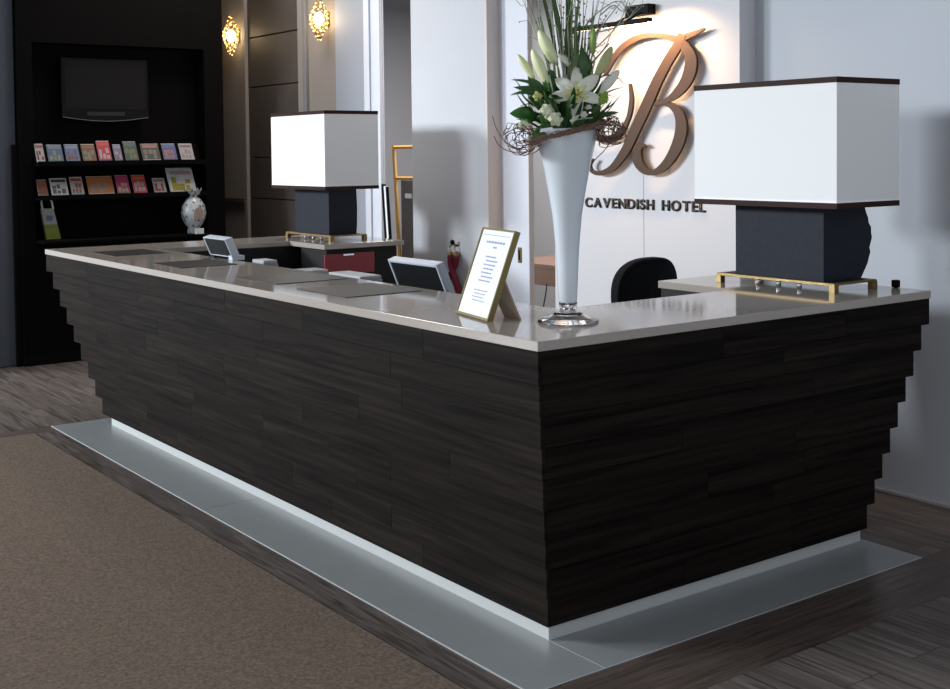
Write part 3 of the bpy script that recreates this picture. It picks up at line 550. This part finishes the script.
# ------------------------------------------------------------------ framed notice on the counter
BL = Vector((.199, .718, ZT+.002)); ux = Vector((-.054, -.264, 0)); up_ = Vector((.98*.113, -.2*.113, .31)); LN = ux.length; HN = up_.length
ex = ux.normalized(); ez = up_.normalized(); en = ex.cross(ez); en = en if en.x < 0 else -en
fr = root('framed_notice', 'tilted gold framed notice sheet standing on the counter near the vase', 'sign', BL+ux*.5)
def FP(u, v, w): return BL+ex*u+ez*v+en*w
def fbox(bm, u0, u1, v0, v1, w0, w1):
    vs = [bm.verts.new(FP(u, v, w)) for u in (u0, u1) for v in (v0, v1) for w in (w0, w1)]
    for f in [(0, 1, 3, 2), (4, 6, 7, 5), (0, 4, 5, 1), (2, 3, 7, 6), (0, 2, 6, 4), (1, 5, 7, 3)]: bm.faces.new([vs[i] for i in f])
bm = bmesh.new(); b_ = .007
fbox(bm, 0, LN, 0, b_*1.3, -.022, 0); fbox(bm, 0, LN, HN-b_, HN, -.022, 0); fbox(bm, 0, b_, b_*1.3, HN-b_, -.022, 0); fbox(bm, LN-b_, LN, b_*1.3, HN-b_, -.022, 0)
link('frame', bm, M_gold, fr)
bm = bmesh.new(); fbox(bm, b_, LN-b_, b_*1.3, HN-b_, -.014, -.004); sheet = link('notice_sheet', bm, M_paper, fr)
bm = bmesh.new(); rr = random.Random(21)
def line(v, h, u0, u1, wl):
    u = u0
    while u < u1-.004:
        w = min(rr.uniform(*wl), u1-u); fbox(bm, u, u+w, v, v+h, -.0041, -.0036); u += w+h*.5
line(HN-.026, .002, .020, LN-.03, (.003, .006)); link('header_line', bm, M_ink, sheet); bm = bmesh.new()
line(HN-.055, .008, .065, LN-.055, (.008, .022)); line(HN-.073, .007, .130, .160, (.01, .03)); link('title_lines', bm, M_ink, sheet); bm = bmesh.new()
for k in range(7): line(HN-.108-k*.0148, .0055, .095+.010*(k % 2), .180+.006*((k*3) % 4), (.008, .03))
link('list_lines', bm, M_ink, sheet); bm = bmesh.new()
for k in range(4): line(HN-.232-k*.0125, .0035, .082+.01*(k % 2), .195-.010*(k % 3), (.006, .02))
link('closing_lines', bm, M_ink, sheet)
bm = bmesh.new()
s0_ = BL+ux*.72+up_*.52-en*.024
P4 = [s0_-ex*.01, s0_+ex*.035, Vector((.272, .428, ZT)), Vector((.264, .505, ZT)), s0_-up_*.16-ex*.01]
t_ = Vector((.006, -.002, 0)); A = [bm.verts.new(p-t_*.5) for p in P4]; B = [bm.verts.new(p+t_*.5) for p in P4]
bm.faces.new(A); bm.faces.new(B[::-1])
for i in range(5): bm.faces.new((A[i], A[(i+1) % 5], B[(i+1) % 5], B[i]))
link('easel_back', bm, mat('tan_board', (.33, .25, .18), .6), fr)
# ------------------------------------------------------------------ monitors
def monitor(x, y0, y1, zb, zt, label, onto, grp='monitors behind the counter'):
    r = root('monitor', label, 'monitor', (x+.1, (y0+y1)/2, onto), grp)
    h = zt-zb; tl = .42; TK = .045
    def Q(u, v, w): return Vector((x+(1-v)*h*tl+w, y0+(y1-y0)*u, zb+h*v+w*tl*.7))
    def qb(bm, u0, u1, v0, v1, w0, w1):
        vs = [bm.verts.new(Q(u, v, w)) for u in (u0, u1) for v in (v0, v1) for w in (w0, w1)]
        for f in [(0, 1, 3, 2), (4, 6, 7, 5), (0, 4, 5, 1), (2, 3, 7, 6), (0, 2, 6, 4), (1, 5, 7, 3)]: bm.faces.new([vs[i] for i in f])
    bm = bmesh.new(); qb(bm, 0, 1, 0, 1, .012, TK); qb(bm, 0, .03, 0, 1, 0, .012); qb(bm, .97, 1, 0, 1, 0, .012); qb(bm, .03, .97, .95, 1, 0, .012); qb(bm, .03, .97, 0, .04, 0, .012)
    link('casing', bm, M_silver, r, bevel=.004)
    bm = bmesh.new(); qb(bm, .03, .97, .04, .95, .006, .013); link('back_panel', bm, M_screen, r)
    bm = bmesh.new(); qb(bm, .05, .95, .06, .94, TK-.0005, TK+.002); link('screen', bm, M_screen, r)
    ym = (y0+y1)/2; bm = bmesh.new(); xm = x+h*tl*.6+.07
    if onto < zb-.02:
        box(bm, xm-.02, xm+.02, ym-.03, ym+.03, onto+.012, zb+h*.4); box(bm, xm-.09, xm+.10, ym-.12, ym+.12, onto, onto+.012)
        link('stand', bm, M_silver, r, bevel=.004)
    else:
        box(bm, x+h*tl, x+h*tl+.075, y0, y0+.05, onto, zb+.01); link('foot', bm, M_silver, r, bevel=.002)
        bm = bmesh.new(); box(bm, x+h*tl, x+h*tl+.06, y1-.05, y1-.01, onto, zb+.01); link('foot', bm, M_screen, r, bevel=.002)
monitor(.72, 1.60, 2.01, .84, 1.132, 'silver edged monitor seen from behind, low behind the counter beside the framed notice', .74)
monitor(.49, 3.32, 3.615, 1.066, 1.168, 'small silver edged monitor standing on the stone top near the far lamp', ZT)
# paper trays and small white items on the work desk
for (y0, y1, zt, x0, x1, lb, cat, nm) in ((2.50, 2.84, 1.0, .86, 1.0, 'pale printer top showing just over the counter edge below the red drawer', 'printer', 'printer'),
        (3.06, 3.22, .99, .85, 1.0, 'small white paper pile on the staff desk below the slate block of the far lamp', 'papers', 'paper_pile'), (3.58, 3.74, 1.012, .85, .95, 'white box file peeking over the counter right of the small monitor', 'box file', 'box_file')):
    r = root(nm, lb, cat, ((x0+x1)/2, (y0+y1)/2, .74))
    bm = xbox(x0, x1, y0, y1, .74, zt-.02); link('body', bm, mat('offwhite_'+nm, (.26, .265, .27), .5), r, bevel=.006)
    bm = xbox(x0+.005, x1-.005, y0+.005, y1-.005, zt-.02, zt); link('lid' if nm != 'paper_pile' else 'top_sheet', bm, mat('lid_'+nm, (.38, .39, .40), .5), r, bevel=.004)
# ------------------------------------------------------------------ task chair
cc = Vector((2.03, 1.57, 0)); chn = root('office_chair', 'black round-backed office chair behind the counter below the hotel name', 'chair', cc)
bm = bmesh.new(); poly = []
for i in range(25):
    a = PI*i/24; poly.append((math.copysign(abs(math.cos(a))**.75, math.cos(a))*.215, .90+.19*math.sin(a)**.8))
poly += [(-.205, .70), (-.15, .60), (.15, .60), (.205, .70)]
prism(bm, poly, lambda p: (cc.x+p[0], cc.y-.03-.10*(p[0]/.215)**2*-.4, p[1]), lambda p: (cc.x+p[0], cc.y+.035+.04*(p[0]/.215)**2, p[1]))
link('backrest', bm, M_chair, chn, bevel=.012, seg=3)
bm = xbox(cc.x-.23, cc.x+.23, cc.y+.06, cc.y+.50, .44, .51); link('seat', bm, M_chair, chn, bevel=.03, seg=3)
bm = bmesh.new(); tube(bm, [(cc.x, cc.y+.28, .445), (cc.x, cc.y+.28, .10)], .025, 12); link('gas_lift', bm, M_screen, chn)
bm = bmesh.new(); tube(bm, spline([(cc.x, cc.y+.2, .44), (cc.x, cc.y-.05, .46), (cc.x, cc.y-.06, .62)], 5), .018, 8); link('back_bracket', bm, M_screen, chn)
for k in range(5):
    a = 2*PI*k/5+.3; e = Vector((cc.x+.27*math.cos(a), cc.y+.28+.27*math.sin(a), .07))
    bm = bmesh.new(); tube(bm, [(cc.x, cc.y+.28, .11), e], [.022, .014], 8); lg = link('leg', bm, M_screen, chn)
    bm = bmesh.new(); lathe(bm, [(.004, -.012), (.028, -.012), (.028, .012), (.004, .012)], e-Vector((0, 0, .042)), 16, mtx=Matrix.Rotation(PI/2, 3, 'X')); link('castor', bm, M_screen, lg)
# ------------------------------------------------------------------ wall sign
sg = root('monogram_sign', 'big curling bronze letter B standing off the white sign wall', 'sign', (2.48, 2.1, 1.5))
for si, s in enumerate(BSTROKES):
    XO = 2.432+.0012*si
    bm = bmesh.new(); n = len(s); q = []
    for a, b, c, d in s: q.append([bm.verts.new((x, y, z)) for x, y, z in ((XO, a, b), (XO, c, d), (XO+.016, a, b), (XO+.016, c, d))])
    for A, B in zip(q, q[1:]):
        bm.faces.new((A[0], A[1], B[1], B[0])); bm.faces.new((A[2], B[2], B[3], A[3])); bm.faces.new((A[0], B[0], B[2], A[2])); bm.faces.new((A[1], A[3], B[3], B[1]))
    for A in (q[0], q[-1]): bm.faces.new((A[0], A[1], A[3], A[2]))
    link('letter_stroke', bm, M_bronze, sg)
bm = bmesh.new()
for s in BSTROKES[:1]+BSTROKES[3:4]:
    for i in (len(s)//5, len(s)//2, len(s)*4//5):
        y = (s[i][0]+s[i][2])/2; z = (s[i][1]+s[i][3])/2; tube(bm, [(2.45, y, z), (2.4805, y, z)], .006, 8)
link('standoff_pins', bm, M_chrome, sg)
nm = root('hotel_name_letters', 'row of small dark letters reading CAVENDISH HOTEL below the big letter B', 'sign', (2.48, 2.08, 1.33))
word = 'CAVENDISH HOTEL'; ws = []
dg = None
for ch in word:
    if ch == ' ': ws.append((ch, None, .40)); continue
    cu = bpy.data.curves.new('glyph', 'FONT'); cu.body = ch; cu.size = 1; cu.offset = .03; cu.extrude = 0.0
    to = bpy.data.objects.new('glyph', cu); COL.objects.link(to); bpy.context.view_layer.update()
    me = bpy.data.meshes.new_from_object(to.evaluated_get(bpy.context.evaluated_depsgraph_get())); bpy.data.objects.remove(to)
    xs = [v.co.x for v in me.vertices]; ws.append((ch, me, max(xs)-min(xs)))
gap = .13; tot = sum(w for _, _, w in ws)+gap*(len(ws)-1); SX = .965/tot; SZ = .0565/.72; yy = 2.572
for ch, me, w in ws:
    if me:
        mn = min(v.co.x for v in me.vertices); z0 = 1.3035
        bm = bmesh.new(); bm.from_mesh(me); bmesh.ops.dissolve_limit(bm, angle_limit=.01, verts=bm.verts[:], edges=bm.edges[:])
        for v in bm.verts: v.co = Vector((2.4725, yy-(v.co.x-mn)*SX, z0+v.co.y*SZ))
        g = bmesh.ops.extrude_face_region(bm, geom=bm.faces[:]+bm.edges[:]+bm.verts[:])
        for v in [e for e in g['geom'] if isinstance(e, bmesh.types.BMVert)]: v.co.x = 2.4801
        link('letter', bm, M_text, nm)
    yy -= (w+gap)*SX
# ------------------------------------------------------------------ picture light above the letter
pl_ = root('picture_light', 'dark bar picture light on the wall above the bronze letter', 'wall light', (2.48, 2.0, 2.4))
bm = bmesh.new(); box(bm, 2.27, 2.31, 1.83, 2.47, 2.330, 2.350); box(bm, 2.27, 2.275, 1.83, 2.47, 2.322, 2.335); M_fix = mat('black_fitting', (.006, .005, .005), .6, spec=.08); hb = link('lamp_bar', bm, M_fix, pl_, bevel=.003)
bm = xbox(2.278, 2.302, 1.85, 2.45, 2.325, 2.3295); link('tube', bm, mat('halogen_tube', (1, .8, .5), .5, emit=(1, .66, .34), estr=9), hb)
bm = xbox(2.42, 2.48, 1.975, 2.16, 2.392, 2.45); link('wall_box', bm, M_fix, pl_, bevel=.004)
bm = bmesh.new(); tube(bm, [(2.29, 2.03, 2.345), (2.42, 2.03, 2.40)], .006, 8); tube(bm, [(2.29, 2.10, 2.345), (2.42, 2.10, 2.40)], .006, 8); link('arm', bm, M_fix, pl_)
al = area('picture_light_glow', (2.29, 1.98, 2.318), (2.50, 1.98, 2.10), .5, .03, 11, (1, .60, .30), 150)
# ------------------------------------------------------------------ crossed velvet rope ends on the wall
rp = root('barrier_rope', 'dark red velvet rope with gold ends hanging crossed on the white wall', 'rope', (2.5, 3.94, .97))
bm = bmesh.new(); bmesh.ops.create_icosphere(bm, subdivisions=2, radius=.017, matrix=Matrix.Translation((2.455, 3.925, 1.018))); tube(bm, [(2.455, 3.925, 1.01), (2.5, 3.925, .99)], .006, 8); link('wall_hook', bm, M_gap, rp)
for k, (yt, yb) in enumerate(((3.965, 3.86), (3.905, 4.06))):
    yb2 = (4.06, 3.86)[1-k] if False else (3.85 if k == 0 else 4.07)
    P = spline([(2.465+.012*k, yt, .925), (2.46+.012*k, yt+(yb2-yt)*.10, .86), (2.46+.012*k, yt+(yb2-yt)*.5, .77), (2.46+.012*k, yb2, .64), (2.46+.012*k, yb2+(yb2-yt)*.3, .42)], 5)
    bm = bmesh.new(); tube(bm, P, .021, 10); rs = link('rope_strand', bm, M_velvet, rp, smooth=True)
    bm = bmesh.new(); lathe(bm, [(.012, 0), (.020, .002), (.020, .036), (.014, .042), (.010, .05)], (2.465+.012*k, yt, .905), 16); link('gold_end', bm, M_brass, rs, smooth=True)
bm = bmesh.new()
for yt in (3.962, 3.908): tube(bm, spline([(2.466, yt, .965), (2.466, yt+.012, .985), (2.47, 3.925+(yt-3.935)*.4, 1.003)], 4), .005, 6)
link('snap_hook', bm, M_brass, rp)
# ------------------------------------------------------------------ back room: easel, boards, desk
es = root('pine_easel', 'pine wood easel frame with grey wire board seen through the narrow opening', 'easel', (3.3, 5.8, 0))
def EP(u, z): return Vector((3.3, 5.98-.001*u+(-.0)*z, z))
bm = bmesh.new(); tube(bm, [(3.27, 5.80, .0), (3.3, 5.98, 1.70)], .017, 4); link('upright', bm, M_pine, es)
bm = bmesh.new(); tube(bm, [(3.27, 5.30, .0), (3.3, 5.40, 1.70)], .017, 4); link('upright', bm, M_pine, es)
for z in (1.685, 1.42, .5):
    bm = bmesh.new(); tube(bm, [(3.30, 5.86+.08*z/1.0 if z < 1 else 5.97-(1.69-z)*.1, z), (3.30, 5.38, z)], .016, 4); link('cross_bar', bm, M_pine, es)
bm = xbox(3.305, 3.315, 5.37, 5.88, .5, 1.40); link('wire_board', bm, M_mesh, es)
bm = xbox(3.285, 3.30, 5.70, 5.79, 1.25, 1.29); o = link('wall_switch', bm, M_paper, es); o.name = 'paper_label'
bd = root('leaning_board', 'thin black board with white edge leaning in the narrow opening', 'board', (2.62, 5.0, 0))
def strip(y0, y1, xa, nm_, m_, h):
    bm = bmesh.new(); prism(bm, [(0, 0), (.02, 0), (.02, 1), (0, 1)], lambda p: (xa+p[0], y0+.13*p[1], h*p[1]), lambda p: (xa+p[0], y1+.13*p[1], h*p[1])); return link(nm_, bm, m_, bd)
strip(4.825, 4.86, 2.55, 'board', M_gap, 1.40); strip(4.80, 4.824, 2.55, 'white_edge', M_paper, 1.385); strip(4.785, 4.799, 2.55, 'board', M_gap, 1.38)
dk = root('desk', 'brown desk with a trailing cable in the room behind the sliding door', 'desk', (3.9, 4.3, 0))
bm = xbox(3.6, 4.3, 3.9, 4.9, .735, .765); link('desk_top', bm, M_desk, dk, bevel=.003)
bm = xbox(3.61, 3.63, 3.92, 4.88, .60, .735); link('modesty_panel', bm, M_desk, dk)
for x in (3.62, 4.22):
    for y in (3.93, 4.82): link('leg', xbox(x, x+.04, y, y+.04, 0, .735), M_screen, dk)
bm = bmesh.new(); tube(bm, spline([(3.59, 4.28, .62), (3.57, 4.27, .55), (3.58, 4.33, .35), (3.56, 4.30, .12), (3.6, 4.36, .006)], 6), .005, 6); cb = link('cable', bm, M_screen, None); tag(cb, 'black cable hanging from the edge of the brown desk', 'cable')
bm = bmesh.new(); lathe(bm, [(.012, 0), (.034, .002), (.036, .02), (.030, .022)], (2.06, .15, ZT), 20)
for v in bm.verts: v.co.z = ZT+(v.co.z-ZT)*1.5; v.co.x = 2.06+(v.co.x-2.06)*.5; v.co.y = .15+(v.co.y-.15)*.5
o = link('cable_grommet', bm, M_gap); tag(o, 'tiny black knob on the stone top right of the near lamp', 'knob')
bm = bmesh.new(); box(bm, 3.3, 3.6, 5.0, 5.0, 0, 0) if False else bm.free()
# ------------------------------------------------------------------ sconces
def sconce(y, label):
    z = 2.73; r = root('wall_sconce', label, 'wall light', (2.6, y, z), 'crystal wall sconces'); c = Vector((2.52, y, z)); rr = random.Random(int(y*10))
    bm = bmesh.new(); box(bm, 2.585, 2.6, y-.03, y+.03, z-.06, z+.06); tube(bm, [(2.59, y, z), (2.535, y, z)], .008, 8); link('back_plate', bm, M_brass, r)
    bm = bmesh.new(); lathe(bm, [(.006, -.055), (.030, -.04), (.042, 0), (.030, .04), (.006, .055)], c, 16); link('bulb', bm, M_bulb, r, smooth=True)
    bm = bmesh.new(); prof = []
    for i in range(11):
        t = i/10; zz = -.165+.33*t; rad = .012+.062*math.sin(PI*t)**1.1; prof.append((rad, zz))
    for i in range(12):
        for sgn in (1, -1): tube(bm, [c+Vector((q*math.cos(2*PI*i/12+sgn*j*.26), q*math.sin(2*PI*i/12+sgn*j*.26), zz)) for j, (q, zz) in enumerate(prof)], .0022, 4)
    link('wire_cage', bm, M_brass, r)
    bm = bmesh.new()
    for q, zz in prof:
        k = max(4, int(q*220))
        for i in range(k):
            a = 2*PI*i/k+rr.random(); bmesh.ops.create_icosphere(bm, subdivisions=1, radius=rr.uniform(.0045, .008), matrix=Matrix.Translation(c+Vector((q*math.cos(a), q*math.sin(a), zz+rr.uniform(-.01, .01)))))
    link('crystal_beads', bm, M_amber, r)['kind'] = 'stuff'
    p = bpy.data.lights.new('sconce_glow', 'POINT'); p.energy = 1.6; p.color = (1, .7, .38); p.shadow_soft_size = .05
    po = bpy.data.objects.new('sconce_glow', p); COL.objects.link(po); po.location = (2.44, y, z)
sconce(7.518, 'glowing crystal wall sconce just right of the dark brochure unit')
sconce(5.859, 'glowing crystal wall sconce above the far table lamp, higher in the photo')
# ------------------------------------------------------------------ brochure unit with television
bu = root('brochure_unit', 'tall black stained display unit with two brochure ledges and a screen recess', 'display unit', (1.26, 7.0, 0))
YF = 6.80; ux0, ux1 = .39, 2.10; rx0, rx1, rz0, rz1 = .50, 1.93, .98, 2.53
bm = bmesh.new()
box(bm, ux0, rx0, YF, 7.4, 0, 4.19); box(bm, rx1, ux1, YF, 7.4, 0, 4.19); box(bm, rx0, rx1, YF, 7.4, rz1, 4.19); box(bm, rx0, rx1, YF, 7.4, 0, rz0); box(bm, rx0, rx1, 7.0, 7.4, rz0, rz1)
link('carcass', bm, M_unit, bu)
link('shadow_gap', xbox(rx0, rx1, 6.985, 6.9995, 2.49, 2.528), M_gap, bu)
link('side_wing', xbox(.34, ux0-.001, 6.82, 6.858, 0, 1.73), M_gap, bu)
link('lower_ledge', xbox(rx0, rx1, 6.60, YF, rz0-.02, rz0), M_unit, bu)
link('plinth', xbox(ux0-.005, ux1, YF-.012, YF, 0, .08), M_gap, bu)
for zb in (1.592, 1.326):
    bm = bmesh.new()
    prism(bm, [(6.70, zb-.03), (6.70, zb+.008), (6.712, zb+.008), (6.712, zb-.012), (6.90, zb-.012), (6.98, zb+.14), (6.999, zb+.14), (6.999, zb-.03)], lambda p: (rx0+.001, p[0], p[1]), lambda p: (rx1-.001, p[0], p[1]))
    link('ledge', bm, M_unit, bu)
tv = root('television', 'flat black television with curved silver lower edge set in the dark unit', 'television', (1.11, 6.99, 2.17))
bm = bmesh.new(); prism(bm, [(.755, 2.43), (1.475, 2.43), (1.475, 1.955)]+[(1.475-.72*t/10, 1.955-.030*math.sin(PI*t/10)) for t in range(1, 10)]+[(.755, 1.955)], lambda p: (p[0], 6.90, p[1]), lambda p: (p[0], 6.96, p[1]))
link('casing', bm, mat('gloss_black', (.004, .004, .005), .35, spec=.12), tv, bevel=.006)
link('screen', xbox(.785, 1.445, 6.8985, 6.901, 2.02, 2.405), mat('screen_glass', (.010, .009, .009), .4, spec=.12), tv)
bm = bmesh.new(); tube(bm, [(1.47-.71*t/16, 6.897, 1.952-.032*math.sin(PI*t/16)) for t in range(17)], .0035, 6); link('silver_edge', bm, mat('dull_silver', (.10, .10, .105), .5), tv)
link('speaker_bar', xbox(.96, 1.27, 6.8975, 6.901, 1.965, 1.995), mat('grey_strip', (.025, .027, .03), .4, spec=.2), tv)
link('wall_bracket', xbox(1.0, 1.2, 6.96, 7.0, 2.1, 2.3), M_gap, tv)
def brochure(x0, x1, zb, h, cols, label, th=.006, pic=None, lean=.52, yb=6.722, kind='brochure', grp=None, dy=0):
    """leaning booklet; cols = background, band, picture colours"""
    r = root(kind, label, kind, ((x0+x1)/2, yb, zb), grp); x0, x1 = x0+.004, x1-.012; w = x1-x0
    def Q(u, v, d): return Vector((x0+w*u, yb+dy+.03+v*h*lean-d*.95, zb+.002+h*v*.955-d*lean))
    def qb(bm, u0, u1, v0, v1, d0, d1):
        vs = [bm.verts.new(Q(u, v, d)) for u in (u0, u1) for v in (v0, v1) for d in (d0, d1)]
        for f in [(0, 1, 3, 2), (4, 6, 7, 5), (0, 4, 5, 1), (2, 3, 7, 6), (0, 2, 6, 4), (1, 5, 7, 3)]: bm.faces.new([vs[i] for i in f])
    bm = bmesh.new(); qb(bm, 0, 1, 0, 1, 0, th); link('pages', bm, M_paper, r)
    bm = bmesh.new(); qb(bm, -.005, 1.005, 0, 1.004, th, th+.0012); cv = link('cover', bm, mat('cover', tuple(c*.62 for c in cols[0]), .6, noise=.25, nscale=40), r)
    bm = bmesh.new(); qb(bm, .08, .92, .80, .95, th+.0012, th+.0018); link('title_band', bm, mat('cover_band', tuple(c*.6 for c in cols[1]), .6), cv)
    if len(cols) > 2:
        bm = bmesh.new(); rr = random.Random(int(x0*1000)); n = 3
        for i in range(n):
            for j in range(2):
                if rr.random() < .8: a = .10+.8*i/n; b = .15+.28*j; qb(bm, a, a+.8/n*rr.uniform(.6, 1), b, b+.28*rr.uniform(.55, 1), th+.0012, th+.0019)
        link('cover_picture', bm, mat('cover_pic', tuple(c*.55 for c in cols[2]), .6, noise=.5, nscale=60), cv)
    if len(cols) > 3:
        bm = bmesh.new(); qb(bm, 0, 1, 0, .10, th+.0012, th+.002); link('foot_band', bm, mat('cover_foot', tuple(c*.6 for c in cols[3]), .6), cv)
wh = (.6, .6, .62); G1 = 'brochures on the upper ledge'; G2 = 'brochures on the lower ledge'
T = [(.503, .583, .150, ((.55, .50, .50), (.5, .1, .1), (.25, .06, .06), wh), 'slim white and red leaflet, leftmost on the upper ledge'),
     (.595, .727, .141, ((.10, .16, .28), (.25, .3, .42), (.30, .34, .25), (.12, .22, .10)), 'blue brochure with pale centre, second from left on the upper ledge'),
     (.735, .858, .143, ((.13, .20, .38), (.3, .36, .5), (.26, .10, .08)), 'blue brochure with reddish foot, third from left on the upper ledge'),
     (.868, .99, .145, ((.22, .10, .05), (.42, .14, .03), (.3, .28, .2)), 'brown and orange brochure left of the bright red one on the upper ledge'),
     (.995, 1.115, .172, ((.62, .03, .07), (.7, .12, .04), (.62, .5, .52), (.16, .05, .22)), 'tall bright red magazine with purple foot on the upper ledge'),
     (1.125, 1.205, .140, ((.22, .18, .36), (.4, .36, .5), (.55, .45, .25)), 'small violet leaflet just right of the bright red magazine'),
     (1.215, 1.338, .165, ((.07, .10, .08), (.08, .2, .18), (.20, .22, .10)), 'dark green brochure with teal top on the upper ledge'),
     (1.360, 1.526, .145, ((.09, .07, .06), (.62, .22, .20), (.25, .22, .2), wh), 'dark wide brochure with pinkish top band, third from right on the upper ledge'),
     (1.540, 1.672, .145, ((.10, .13, .34), (.14, .2, .4), (.45, .22, .18), (.05, .10, .28)), 'blue brochure with red picture, second from right on the upper ledge'),
     (1.690, 1.822, .145, ((.52, .48, .50), (.3, .2, .25), (.40, .36, .36), wh), 'plain whitish brochure, rightmost on the upper ledge')]
for x0, x1, h, c, lb in T: brochure(x0, x1, 1.592, h, c, lb, grp=G1)
T = [(.510, .600, .133, ((.24, .08, .04), (.35, .12, .05), (.18, .06, .04), (.2, .25, .3)), 'rust brown leaflet, leftmost on the lower ledge'),
     (.612, .760, .143, ((.55, .56, .54), (.04, .04, .04), (.12, .12, .12), wh), 'white brochure with black photographs on the lower ledge'),
     (.770, .885, .150, ((.45, .40, .36), (.42, .05, .04), (.36, .10, .08), (.05, .30, .34)), 'white and red brochure with teal foot on the lower ledge'),
     (.905, 1.130, .152, ((.46, .13, .02), (.50, .15, .03), (.30, .22, .16), (.42, .48, .5)), 'widest orange brochure with a row of small figures on the lower ledge'),
     (1.142, 1.262, .157, ((.48, .03, .10), (.5, .05, .2), (.45, .40, .35), (.03, .20, .14)), 'pink brochure with green foot on the lower ledge'),
     (1.278, 1.405, .155, ((.55, .03, .05), (.65, .16, .03), (.5, .4, .4)), 'red and orange brochure right of the pink one on the lower ledge'),
     (1.450, 1.570, .125, ((.50, .46, .44), (.25, .15, .15), (.35, .04, .04)), 'small white leaflet with red mark left of the big white book')]
for x0, x1, h, c, lb in T: brochure(x0, x1, 1.326, h, c, lb, grp=G2)
brochure(1.585, 1.825, 1.326, .212, ((.66, .67, .68), (.5, .35, .3), (.45, .36, .02), (.68, .68, .68)), 'big thick white book with yellow picture at the right of the lower ledge', th=.03, kind='book')
# hanging bag-shaped leaflet on the lowest ledge
lf = root('gift_bag', 'slim white gift bag with lime lower half, low at the unit left', 'gift bag', (.60, 6.9, rz0))
def lb_(bm, z0, z1, w0, w1, d):
    x0 = .555; vs = []
    for z, w, sh in ((z0, w0, .045*(1.27-z0)/.3), (z1, w1, .045*(1.27-z1)/.3)):
        for sx_ in (0, 1):
            for dd in (0, d): vs.append(bm.verts.new((x0+sh+w*sx_, 6.86+dd, z)))
    for f in [(0, 1, 3, 2), (4, 6, 7, 5), (0, 4, 5, 1), (2, 3, 7, 6), (0, 2, 6, 4), (1, 5, 7, 3)]: bm.faces.new([vs[i] for i in f])
bm = bmesh.new(); lb_(bm, 1.10, 1.225, .105, .095, .04); link('bag_top', bm, mat('bag_white', (.36, .36, .33), .6, noise=.2, nscale=30), lf)
bm = bmesh.new(); lb_(bm, rz0, 1.10, .115, .105, .04); link('bag_base', bm, mat('bag_lime', (.19, .23, .025), .6, noise=.3, nscale=30), lf)
bm = bmesh.new(); tube(bm, spline([(.572, 6.858, 1.22), (.565, 6.858, 1.29), (.60, 6.858, 1.315), (.640, 6.858, 1.29), (.655, 6.858, 1.22)], 5), .008, 6); link('bag_handle', bm, M_paper, lf)
bm = bmesh.new(); box(bm, .60, .65, 6.857, 6.8595, 1.13, 1.17); link('bag_label', bm, mat('bag_blue', (.12, .16, .30), .6), lf)
# white patterned vase with crown-like rim
pv = root('patterned_vase', 'round white patterned vase with a spiky crown-like neck in the dark unit', 'vase', (1.775, 6.70, rz0))
M_china = mat('patterned_china', (.46, .49, .50), .25)
nt = M_china.node_tree; vo = nt.nodes.new('ShaderNodeTexVoronoi'); vo.inputs['Scale'].default_value = 26; tc = nt.nodes.new('ShaderNodeTexCoord'); rp_ = nt.nodes.new('ShaderNodeValToRGB')
rp_.color_ramp.elements[0].position = .22; rp_.color_ramp.elements[0].color = (.07, .08, .10, 1); rp_.color_ramp.elements[1].position = .34; rp_.color_ramp.elements[1].color = (.48, .51, .52, 1)
nt.links.new(tc.outputs['Object'], vo.inputs['Vector']); nt.links.new(vo.outputs['Distance'], rp_.inputs[0]); nt.links.new(rp_.outputs[0], nt.nodes['Principled BSDF'].inputs['Base Color'])
pc = (1.775, 6.715, rz0)
bm = bmesh.new(); lathe(bm, [(.055, .0), (.058, .012), (.05, .05), (.072, .075), (.098, .13), (.104, .175), (.092, .235), (.06, .285), (.035, .305), (.032, .318)], pc, 36); link('vase_body', bm, M_china, pv, smooth=True)
bm = bmesh.new()
for i in range(9):
    a = 2*PI*i/9; d_ = Vector((math.cos(a), math.sin(a), 0)); b = Vector(pc)+Vector((0, 0, .31)); petal_bm(bm, b+d_*.022, b+d_*.075+Vector((0, 0, .07)), .04, .004, d_)
link('crown_rim', bm, M_china, pv)
bm = bmesh.new(); box(bm, 1.745, 1.815, 6.605, 6.63, rz0, rz0+.045); link('name_card', bm, M_paper, pv)
bm = bmesh.new(); prism(bm, [(1.742, 1.10), (1.808, 1.10), (1.816, 1.17), (1.79, 1.20), (1.76, 1.20), (1.734, 1.17)], lambda p: (p[0], 6.608, p[1]), lambda p: (p[0], 6.625, p[1]))
link('centre_motif', bm, mat('motif', (.36, .26, .22), .5, noise=.6, nscale=60), pv)
